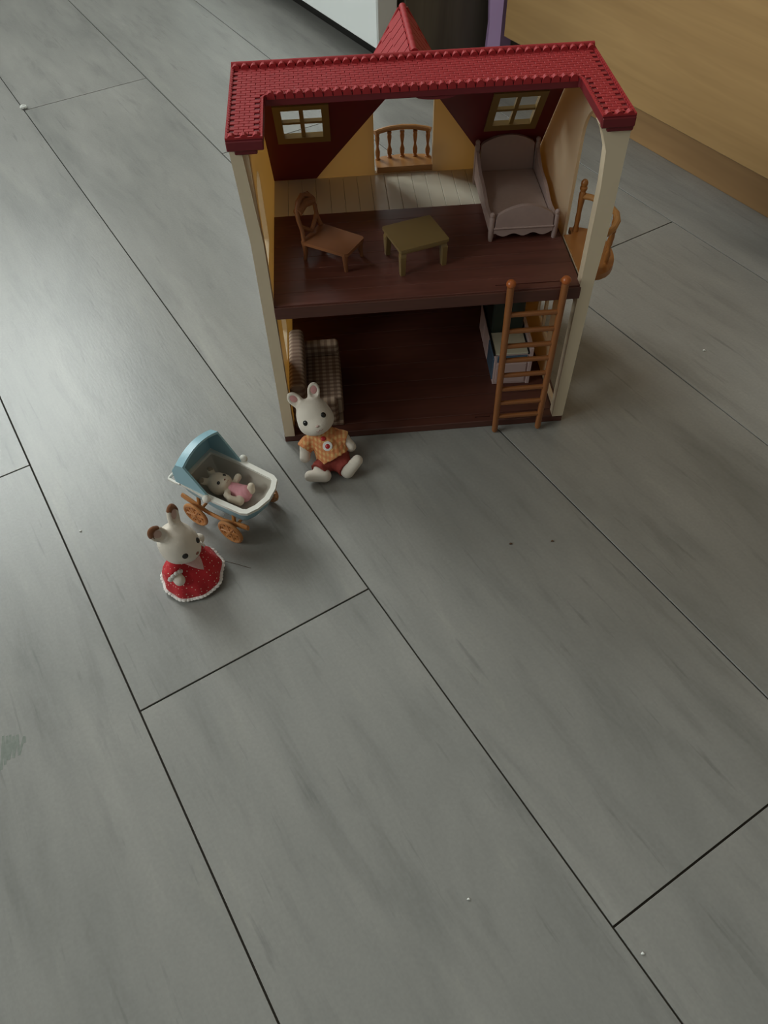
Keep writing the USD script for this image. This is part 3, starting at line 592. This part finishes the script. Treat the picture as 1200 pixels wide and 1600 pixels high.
inn = hull(ring(innP, 1.0, 0.0500) + ring(innP, 0.995, 0.0400) + ring(innP, 0.93, 0.0330, 0.0005) + ring(innP, 0.78, 0.0258, 0.001) + ring(innP, 0.6, 0.0222, 0.0012))
obj('tub', minus(outer, inn), 'pram_blue', pm)
lin = hull(ring(innP, 0.998, 0.0405) + ring(innP, 0.99, 0.0395) + ring(innP, 0.925, 0.0330, 0.0005) + ring(innP, 0.775, 0.0260, 0.001) + ring(innP, 0.59, 0.0225, 0.0012))
linP = innP.buffer(-0.0009)
lin = minus(lin, hull(ring(linP, 1.0, 0.0500) + ring(linP, 0.99, 0.0400) + ring(linP, 0.92, 0.0338, 0.0005) + ring(linP, 0.76, 0.0272, 0.001) + ring(linP, 0.58, 0.0240, 0.0012)))
obj('liner', lin, 'pram_liner', pm, label='pale grey inner lining')
rm = rimP.buffer(0.0009).difference(rimP.buffer(-0.0034))
obj('rim', moved(extr(rm, 0.0026), (0, 0, 0.0405)), 'pram_white', pm)
sc = []
for k in range(15):
    for s in (-1, 1): sc.append(ball((0.003 + k * 0.0021, s * (0.0194 - 0.00007 * k), 0.0420), (0.0013, 0.0011, 0.0010), 1))
obj('rim_frill', cat_(sc), 'pram_white', pm, kind='stuff')
prO = [(0.0005, 0.0432), (-0.0180, 0.0675), (-0.0255, 0.0660), (-0.0318, 0.0560), (-0.0318, 0.0432)]
prI = [(0.0060, 0.0425), (-0.0125, 0.0680), (-0.0245, 0.0645), (-0.0303, 0.0552), (-0.0303, 0.0425)]
hO, hI = [], []
for yv in np.linspace(-1, 1, 9):
    bl = 0.0050 * (1 - yv ** 2)
    hO += [(x - 0.0010 * (1 - yv ** 2) * (i in (1, 2, 3)), yv * 0.0218, z + bl * (i in (1, 2)) + 0.4 * bl * (i == 3)) for i, (x, z) in enumerate(prO)]
    hI += [(x - 0.0010 * (1 - yv ** 2) * (i in (2, 3)), yv * 0.0202, z + bl * (i in (1, 2)) + 0.4 * bl * (i == 3)) for i, (x, z) in enumerate(prI)]
obj('hood', minus(hull(hO), hull(hI)), 'pram_blue', pm, smooth=25)
for s in (-1, 1):
    obj('knob', ball((0.0008, s * 0.0240, 0.0436), (0.0034, 0.0030, 0.0034)), 'pram_white', pm)
obj('handle', tube([(-0.0290, -0.0205, 0.0405), (-0.0340, -0.0208, 0.0400), (-0.0405, -0.0208, 0.0402), (-0.0412, -0.0190, 0.0403), (-0.0412, 0.0190, 0.0403), (-0.0405, 0.0208, 0.0402), (-0.0340, 0.0208, 0.0400), (-0.0290, 0.0205, 0.0405)], 0.00125, 10), 'pram_white', pm)
for s in (-1, 1):
    m = tube([(-0.0340, 0, 0.0222), (-0.0300, 0, 0.0212), (-0.0175, 0, 0.0172), (-0.008, 0, 0.0150), (0.0, 0, 0.0148), (0.008, 0, 0.0150), (0.0175, 0, 0.0172), (0.029, 0, 0.0205), (0.033, 0, 0.0210)], [0.0026, 0.0030, 0.0026, 0.0022, 0.0022, 0.0022, 0.0026, 0.0030, 0.0026], 10)
    m.vertices[:, 1] *= 0.6; obj('chassis_bar', moved(m, (0, s * 0.0190, 0)), 'wheel_orange', pm)
for x in (-0.0178, 0.0178):
    obj('axle', cat_([tube([(x, -0.0262, 0.0122), (x, 0.0262, 0.0122)], 0.0013, 8)] + [tube([(x, s * 0.0190, 0.0122), (x, s * 0.0165, 0.0265)], 0.0016, 8) for s in (-1, 1)]), 'wheel_orange', pm)
    for s in (-1, 1):
        a = np.linspace(0, 2 * math.pi, 33)[:-1]; cw = np.array([x, s * 0.0245, 0.0122])
        w = [tube([(0.0106 * math.cos(k), 0, 0.0106 * math.sin(k)) for k in a], 0.00155, 8, closed=True)]
        for k in range(8):
            q = k * math.pi / 4 + 0.2; w.append(tube([(0.002 * math.cos(q), 0, 0.002 * math.sin(q)), (0.006 * math.cos(q), 0, 0.006 * math.sin(q)), (0.0102 * math.cos(q), 0, 0.0102 * math.sin(q))], [0.0014, 0.0010, 0.0013], 7))
        web = place(extr(Point(0, 0).buffer(0.0100).difference(Polygon()), 0.0010), (1, 0, 0), (0, 0, 1), (0, 1, 0), (0, -0.0005, 0))
        for k in range(8):
            q = k * math.pi / 4 + 0.2 + math.pi / 8
            web = minus(web, place(extr(Point(0.0072 * math.cos(q), 0.0072 * math.sin(q)).buffer(0.0013), 0.004), (1, 0, 0), (0, 0, 1), (0, 1, 0), (0, -0.002, 0)))
        wh = obj('wheel', moved(cat_(w + [web]), cw), 'wheel_orange', pm)
        obj('hub', ball(cw, (0.0026, 0.0024, 0.0026), 2), 'wheel_orange', wh)

# ================================================================== TOY RABBITS
def frame(az, el, roll):
    """columns: forward, left, up"""
    az, el, roll = map(math.radians, (az, el, roll))
    f = np.array([math.cos(el) * math.cos(az), math.cos(el) * math.sin(az), math.sin(el)])
    l = np.cross([0, 0, 1.0], f); l /= np.linalg.norm(l); u = np.cross(f, l)
    return np.stack([f, math.cos(roll) * l + math.sin(roll) * u, math.cos(roll) * u - math.sin(roll) * l], 1)
EW = 1.25      # breadth of the ears
def ear_axes(s, spread, back, ear):
    """rows: the ear's own forward, left and up; and its middle"""
    t, b = math.radians(spread), math.radians(back)
    upv = np.array([-math.sin(b), s * math.sin(t) * math.cos(b), math.cos(t) * math.cos(b)])
    f = np.array([1.0, 0, 0]) - upv * upv[0]; f /= np.linalg.norm(f); a = np.stack([f, np.cross(upv, f), upv])
    c0 = np.array([-0.0030, s * 0.0062, 0.0140]); return a, c0, c0 + upv * 0.0105 * ear
def head_field(q, ear=1.0, spread=24.0, back=0.0, cup=True):
    d = smin(egg(q, (-0.0010, 0, 0.0022), (0.0160, 0.0160, 0.0158)), egg(q, (0.0024, 0, -0.0052), (0.0146, 0.0166, 0.0116)), 0.006)
    d = smin(d, egg(q, (0.0130, 0, -0.0062), (0.0058, 0.0080, 0.0056)), 0.006); w = 0.5 + 0.5 * ear
    for s in (-1, 1):
        a, c0, ce = ear_axes(s, spread, back, ear)
        e = smin(egg(q, ce, (0.0034, 0.0054 * EW * w, 0.0112 * ear), a), bone(q, c0 - a[2] * 0.004, c0 + a[2] * 0.006 * ear, 0.0050 * ear ** 0.3, 0.0044 * ear ** 0.3), 0.003)
        if cup: e = np.maximum(e, -egg(q, ce + a[0] * 0.0036 + a[2] * 0.0014 * ear, (0.0030, 0.0042 * EW * w, 0.0082 * ear), a))
        d = smin(d, e, 0.0035)
    return d
def ears(spread, back=0.0, ear=1.0):
    for s in (-1, 1):
        a, c0, ce = ear_axes(s, spread, back, ear); yield s, a, ce
def face(fn, prim, C, Rm, sc=1.0, eye=0.0024, ey=(0.0088, 0.0008), spread=24.0, back=0.0, ear=1.0, inner='flock_pink', nose='nose_brown', whisk=True):
    W = lambda q: C + Rm @ (np.asarray(q, float) * sc)
    for s in (-1, 1):
        p = hit(fn, W((0.04, s * ey[0], ey[1])), -Rm[:, 0]); n = normal(fn, p)
        e = trimesh.creation.icosphere(3, radius=1.0); A = np.linalg.svd(n[None])[2]
        e.vertices = e.vertices @ np.diag([0.62, 1, 1]) @ np.stack([n, A[1], A[2]]) * eye * sc + p - n * 0.0002 * sc
        obj('eye', e, 'eye_black', prim)
    p = hit(fn, W((0.04, 0, -0.0035)), -Rm[:, 0])
    nz = ball((0, 0, 0), (0.0011, 0.0017, 0.0011)); nz.vertices = nz.vertices * sc @ Rm.T + p; obj('nose', nz, nose, prim)
    pts = [hit(fn, W((0.04, yy_, zz_)), -Rm[:, 0]) for yy_, zz_ in ((0.0030, -0.0078), (0.0017, -0.0090), (0.0, -0.0078), (-0.0017, -0.0090), (-0.0030, -0.0078))]
    obj('mouth', cat_([tube(pts, 0.00028 * sc, 6), tube([pts[2], p], 0.00024 * sc, 6)]), 'mouth_red', prim)
    if inner:
        for s, a, ce in ears(spread, back, ear):
            q = trimesh.creation.icosphere(3); q.vertices = (q.vertices * (0.0007, 0.0031 * EW * (0.5 + 0.5 * ear), 0.0064 * ear)) @ a + ce + a[0] * 0.0011 + a[2] * 0.0028
            q.vertices = q.vertices * sc @ Rm.T + C; obj('inner_ear', q, inner, prim)

# ---- rabbit in the checked shirt, sitting against the house
DB = np.array([-0.0450, 0.4400, 0.0])
dad = thing('toy_rabbit', 'white toy rabbit in orange checked shirt and red shorts sitting against the house', 'toy rabbit', DB)
D = lambda *p: np.array(p) - DB
dh, dR = D(-0.0560, 0.4580, 0.0452), frame(-81, 26, 17)
hip, neck = D(-0.0425, 0.4440, 0.0125), D(-0.0520, 0.4555, 0.0275)
shL, elL, haL = D(-0.0425, 0.4540, 0.0262), D(-0.0325, 0.4520, 0.0235), D(-0.0268, 0.4470, 0.0185)
shR, elR, haR = D(-0.0605, 0.4535, 0.0245), D(-0.0655, 0.4480, 0.0195), D(-0.0665, 0.4415, 0.0125)
lgL, knL, hlL, toL = D(-0.0388, 0.4410, 0.0092), D(-0.0325, 0.4330, 0.0085), D(-0.0300, 0.4285, 0.0068), D(-0.0212, 0.4325, 0.0165)
lgR, knR, hlR, toR = D(-0.0472, 0.4400, 0.0092), D(-0.0530, 0.4315, 0.0085), D(-0.0495, 0.4250, 0.0066), D(-0.0620, 0.4245, 0.0075)
def dad_field(p):
    d = smin(bone(p, hip, neck, 0.0112, 0.0082), bone(p, neck, dh, 0.0075, 0.0075), 0.003)
    for s_, e_, h_ in ((shL, elL, haL), (shR, elR, haR)): d = smin(d, smin(bone(p, s_, e_, 0.0046, 0.0048), bone(p, e_, h_, 0.0048, 0.0047), 0.002), 0.003)
    for a_, k_, h_, t_ in ((lgL, knL, hlL, toL), (lgR, knR, hlR, toR)):
        d = smin(d, smin(bone(p, a_, k_, 0.0068, 0.0062), bone(p, h_, t_, 0.0056, 0.0048), 0.003), 0.003)
    return smin(d, head_field((p - dh) @ dR / 0.9, ear=0.78) * 0.9, 0.002)
obj('body', sdf_mesh(dad_field, D(-0.095, 0.413, 0.0), D(-0.008, 0.485, 0.090), 0.00085), 'flock_white', dad, smooth=True)
hn = lambda p, k, a: a * (np.sin(p[:, 0] * k + 1.3 * np.sin(p[:, 2] * k * 0.7)) * np.sin(p[:, 1] * k * 0.9 + 0.6) + 0.6 * np.sin((p[:, 0] + p[:, 2]) * k * 1.7))
bax = (neck - hip) / np.linalg.norm(neck - hip)
def shirt_field(p):
    d = bone(p, hip - bax * 0.001, neck, 0.0156, 0.0098)
    for s_, e_ in ((shL, elL), (shR, elR)):
        a = (e_ - s_) / np.linalg.norm(e_ - s_); sl_ = np.maximum(bone(p, s_, e_ + a * 0.004, 0.0066, 0.0072), (p - e_ - a * 0.0022) @ a); d = smin(d, sl_, 0.003)
    d = np.maximum(d, -((p - hip) @ bax + 0.0022)); d = np.maximum(d, (p - neck) @ bax - 0.0045)
    return d + hn(p, 900, 0.00028)
obj('shirt', sdf_mesh(shirt_field, D(-0.080, 0.425, 0.0), D(-0.015, 0.475, 0.045), 0.0007), 'shirt_check', dad, label='orange checked short-sleeved shirt')
def shorts_field(p):
    d = egg(p, hip - bax * 0.002, (0.0135, 0.0125, 0.0120))
    for a_, k_ in ((lgL, knL), (lgR, knR)):
        a = (k_ - a_) / np.linalg.norm(k_ - a_); d = smin(d, np.maximum(bone(p, a_, k_ + a * 0.006, 0.0078, 0.0080), (p - k_ - a * 0.0030) @ a), 0.003)
    return np.maximum(d + hn(p, 800, 0.0002), -(p[:, 2] - 0.0004))
obj('shorts', sdf_mesh(shorts_field, D(-0.070, 0.420, 0.0), D(-0.018, 0.465, 0.030), 0.0007), 'shorts_red', dad, label='brick red shorts')
face(dad_field, dad, dh, dR, sc=0.9, eye=0.0026, ey=(0.0092, 0.0022), nose='flock_rose', ear=0.78)
camdir = np.array([0.05, -0.70, 0.45]); camdir /= np.linalg.norm(camdir)
def on_shirt(f, off, r, th, m, lab):
    p0 = hip + (neck - hip) * f + np.array([off, 0, 0]); p = hit(shirt_field, p0 + camdir * 0.03, -camdir); n = normal(shirt_field, p, 0.002)
    A = np.linalg.svd(n[None])[2]; e = trimesh.creation.icosphere(3); e.vertices = (e.vertices * (th, r, r)) @ np.stack([n, A[1], A[2]]) + p
    obj('button' if m == 'button_red' else 'patch', e, m, dad, label=lab)
on_shirt(0.56, 0.0012, 0.0042, 0.0007, 'cloth_white', 'round white patch'); on_shirt(0.88, 0.0010, 0.0021, 0.0011, 'button_red', 'red button'); on_shirt(0.55, 0.0012, 0.0023, 0.0014, 'button_red', 'red button')

# ---- rabbit in the red spotted dress
MB_ = np.array([-0.1530, 0.3305, 0.0]); MA = math.radians(-29)
mom = thing('toy_rabbit', 'white toy rabbit in red spotted dress with brown ear tips beside the pram', 'toy rabbit', MB_, MA)
mh, mR = np.array([0.0005, 0, 0.0478]), frame(0, -3, 3)
SPM, HS = 27.0, 0.87
marms = [(np.array([0, -0.0082, 0.0310]), np.array([0.0005, -0.0140, 0.0255]), np.array([0.0070, -0.0160, 0.0225])),
         (np.array([0, 0.0082, 0.0310]), np.array([0.0020, 0.0125, 0.0285]), np.array([0.0020, 0.0180, 0.0305]))]
def mom_field(p):
    d = smin(bone(p, (0, 0, 0.012), (0, 0, 0.0335), 0.0095, 0.0070), bone(p, (0, 0, 0.033), mh, 0.0070, 0.0075), 0.003)
    for a_, b_, c_ in marms: d = smin(d, smin(bone(p, a_, b_, 0.0040, 0.0042), bone(p, b_, c_, 0.0042, 0.0043), 0.002), 0.002)
    for s in (-1, 1): d = smin(d, smin(bone(p, (0, s * 0.0055, 0.012), (0, s * 0.0062, 0.0055), 0.0058, 0.0052), bone(p, (0.0005, s * 0.0062, 0.0046), (0.010, s * 0.0068, 0.0042), 0.0046, 0.0042), 0.002), 0.003)
    return smin(d, head_field((p - mh) @ mR / HS, ear=0.92, spread=SPM, back=20.0) * HS, 0.002)
obj('body', sdf_mesh(mom_field, (-0.026, -0.032, -0.001), (0.026, 0.032, 0.094), 0.00085), 'flock_white', mom, smooth=True)
for s, a, ce in ears(SPM, 20.0, 0.92):          # brown tips and rims of the ears
    c = mh + mR @ ce * HS; A = a @ mR.T
    def tip_field(p, c=c, A=A):
        p = (p - c) / HS; e = egg(p, (0, 0, 0), (0.0038, 0.0056 * EW, 0.0107), A); e = np.maximum(e, -egg(p, A[0] * 0.0042 + A[2] * 0.0004, (0.0034, 0.0040 * EW, 0.0076), A))
        return np.maximum(e, -(p @ A[2] - 0.0040 - 0.0012 * np.sin(p @ A[1] * 900))) * HS
    obj('ear_tip', sdf_mesh(tip_field, c - 0.016, c + 0.016, 0.0006), 'flock_brown', mom, label='brown ear tip', smooth=True)
face(mom_field, mom, mh, mR, sc=HS, eye=0.0026, spread=SPM, back=20.0, ear=0.92, inner='flock_rose')
HX = 0.0012
def bell(n=96):
    prof_ = [(0.0280, 0.0090, 0), (0.0262, 0.0105, .1), (0.0235, 0.0138, .3), (0.0195, 0.0176, .55), (0.0145, 0.0207, .8), (0.0090, 0.0228, 1), (0.0045, 0.0236, 1.1), (0.0030, 0.0232, 1.1), (0.0042, 0.0215, 1), (0.0090, 0.0200, 1), (0.0145, 0.0180, .8), (0.0220, 0.0130, .3), (0.0262, 0.0082, .1)]
    V, Fc = [], []
    for z, r, w in prof_:
        for k in range(n):
            t = 2 * math.pi * k / n; q = r * (1 + w * (0.028 * math.sin(9 * t + 0.5) + 0.018 * math.sin(5 * t + 1.9)))
            q *= 0.9; g = max(0.0, math.cos(t - 1.1)) * w; q *= 1 + 0.13 * g; V.append((q * math.cos(t) * 1.03 + HX * w, q * math.sin(t), z + 0.0006 * w * math.sin(9 * t + 0.5) + 0.0045 * g))
    m_ = len(prof_)
    for i in range(m_):
        j = (i + 1) % m_
        for k in range(n):
            l = (k + 1) % n; Fc += [(i * n + k, j * n + l, i * n + l), (i * n + k, j * n + k, j * n + l)]
    return trimesh.Trimesh(V, Fc, process=False)
obj('skirt', bell(), 'red_dots', mom, smooth=50)
def bodice_field(p):
    d = bone(p, (0, 0, 0.024), (0, 0, 0.0335), 0.0108, 0.0086)
    for a_, b_, c_ in marms:
        a = (c_ - b_) / np.linalg.norm(c_ - b_); d = smin(d, np.maximum(smin(bone(p, a_, b_, 0.0058, 0.0064), bone(p, b_, b_ + a * 0.004, 0.0062, 0.0060), 0.002), (p - b_ - a * 0.0018) @ a), 0.0025)
    d = np.maximum(d, p[:, 2] - 0.0372)
    return np.maximum(d, 0.0225 - p[:, 2]) + hn(p, 850, 0.0002)
obj('bodice', sdf_mesh(bodice_field, (-0.020, -0.030, 0.018), (0.022, 0.030, 0.044), 0.0007), 'red_dots', mom, smooth=50)
hem = []
for k in range(52):
    t = 2 * math.pi * k / 52; q = 0.0214 * (1 + 1.1 * (0.028 * math.sin(9 * t + 0.5) + 0.018 * math.sin(5 * t + 1.9)))
    g = max(0.0, math.cos(t - 1.1)) * 1.1; q *= 1 + 0.13 * g
    hem.append(ball((q * math.cos(t) * 1.03 + HX * 1.1, q * math.sin(t), 0.0030 + 0.0006 * math.sin(9 * t + 0.5) + 0.0045 * g), (0.0021, 0.0021, 0.0010), 2))
obj('lace_hem', cat_(hem), 'cloth_white', mom, label='white scalloped lace along the hem', kind='stuff', smooth=True)
for a_, b_, c_ in marms:
    a = (c_ - b_) / np.linalg.norm(c_ - b_); s1 = np.cross(a, [0, 0, 1.0]); s1 /= np.linalg.norm(s1); s2 = np.cross(a, s1)
    obj('cuff', cat_([ball(b_ + a * 0.0024 + (s1 * math.cos(k) + s2 * math.sin(k)) * 0.0050, 0.0019, 2) for k in np.linspace(0, 2 * math.pi, 13)[:-1]]), 'cloth_white', mom, label='white ruffled cuff', smooth=True)
# pink lace collar with a pointed front
V, Fc = [], []; nc = 48
for j in range(4):
    for k in range(nc):
        t = 2 * math.pi * k / nc - math.pi; fr_ = max(0.0, 1 - abs(t) / 0.75); L = (0.0035 + 0.0115 * fr_) * j / 3
        V.append(((0.0086 + 0.30 * L + 0.0024 * fr_ * (j / 3)) * math.cos(t) * 1.08, (0.0086 + 0.25 * L) * math.sin(t), 0.0368 - L * 0.95 + 0.0004 * math.sin(k * math.pi)))
for j in range(3):
    for k in range(nc):
        l = (k + 1) % nc; Fc += [(j * nc + k, (j + 1) * nc + k, (j + 1) * nc + l), (j * nc + k, (j + 1) * nc + l, j * nc + l)]
col = trimesh.Trimesh(V, Fc, process=False); c2 = col.copy(); c2.vertices = c2.vertices * (1.07, 1.07, 1.0); c2.invert()
bd_ = [(k, (k + 1) % nc) for k in range(nc)]; side_f = []
for a, b in bd_:
    o2 = len(V); side_f += [(a, b, o2 + b), (a, o2 + b, o2 + a), (3 * nc + a, o2 + 3 * nc + b, 3 * nc + b), (3 * nc + a, o2 + 3 * nc + a, o2 + 3 * nc + b)]
obj('lace_collar', trimesh.Trimesh(np.vstack([col.vertices, c2.vertices]), np.vstack([col.faces[:, ::-1], c2.faces[:, ::-1] + len(V), np.array(side_f)]), process=False), 'lace_pink', mom, label='pink lace collar with pointed front', smooth=60)

# ---- baby rabbit lying in the pram
baby = thing('toy_rabbit', 'small cream baby toy rabbit in pink, lying in the pram', 'toy rabbit', PC, PA)
bh, bR, BS = np.array([-0.0052, -0.0020, 0.0355]), frame(6, 62, 0), 0.54
bt0, bt1 = np.array([0.0145, 0.0010, 0.0322]), np.array([0.0040, -0.0008, 0.0335])
blegs = [(np.array([0.0165, 0.0035, 0.0330]), np.array([0.0200, 0.0055, 0.0345]), np.array([0.0208, 0.0062, 0.0395])), (np.array([0.0160, -0.0030, 0.0325]), np.array([0.0185, -0.0075, 0.0335]), np.array([0.0125, -0.0108, 0.0365]))]
barms = [(np.array([0.0050, 0.0045, 0.0350]), np.array([0.0055, 0.0092, 0.0385])), (np.array([0.0055, -0.0050, 0.0350]), np.array([0.0085, -0.0095, 0.0375]))]
def baby_field(p):
    d = smin(bone(p, bt0, bt1, 0.0062, 0.0048), bone(p, bt1, bh, 0.0042, 0.0042), 0.002)
    for a_, b_ in barms: d = smin(d, bone(p, a_, b_, 0.0026, 0.0028), 0.0015)
    for a_, b_, c_ in blegs: d = smin(d, smin(bone(p, a_, b_, 0.0036, 0.0034), bone(p, b_, c_, 0.0033, 0.0027), 0.001), 0.002)
    return smin(d, head_field((p - bh) @ bR / BS, ear=0.75, spread=30, cup=False) * BS, 0.001)
obj('body', sdf_mesh(baby_field, (-0.027, -0.017, 0.022), (0.029, 0.016, 0.048), 0.0006), 'flock_baby', baby, smooth=True)
def romper_field(p):
    d = np.maximum(bone(p, bt0 + (0.001, 0, 0), bt1 - (0.001, 0, 0), 0.0072, 0.0056), -(p[:, 0] - 0.0035))
    return d + hn(p, 1200, 0.00015)
obj('romper', sdf_mesh(romper_field, (-0.003, -0.012, 0.022), (0.027, 0.012, 0.045), 0.0006), 'cloth_pink', baby, label='pink romper', smooth=50)
face(baby_field, baby, bh, bR, sc=BS, eye=0.0026, ey=(0.0082, 0.0010), inner=None)
for s, a, ce in ears(30, 0.0, 0.75):
    q = trimesh.creation.icosphere(3); q.vertices = ((q.vertices * (0.0037, 0.0052, 0.0078)) @ a + ce + a[2] * 0.001) * BS @ bR.T + bh; obj('ear_fur', q, 'flock_grey', baby, label='grey-brown ear', smooth=True)

# ================================================================== CRUMBS ON THE FLOOR
for (x, yv), r, m, lab in (((-0.501, 1.1504), 0.0042, 'crumb_white', 'white crumb on the plank joint at the upper left'), ((-0.2509, 0.3794), 0.0009, 'crumb_white', 'tiny white crumb on the floor left of the pram'),
                        ((0.0425, 0.0946), 0.0008, 'crumb_white', 'tiny white crumb in the middle of the lower floor'), ((0.139, 0.0635), 0.0009, 'crumb_white', 'tiny white crumb near the lower right plank joint'),
                        ((0.3203, 0.5765), 0.0011, 'crumb_white', 'tiny white crumb right of the toy house'), ((0.1009, 0.3519), 0.0010, 'crumb_brown', 'left one of two brown crumbs in front of the ladder'),
                        ((0.1345, 0.3531), 0.0010, 'crumb_brown', 'right one of two brown crumbs in front of the ladder')):
    m_ = ball((0, 0, 0), (r * 1.2, r * 0.8, r * 0.6), 2); m_.vertices *= 1 + 0.18 * np.sin(m_.vertices @ np.array([3100, 2300, 1700]))[:, None]
    m_.vertices[:, 2] -= m_.vertices[:, 2].min()
    tag(obj('crumb', moved(m_, (x, yv, 0.0)), m), lab, 'crumb')
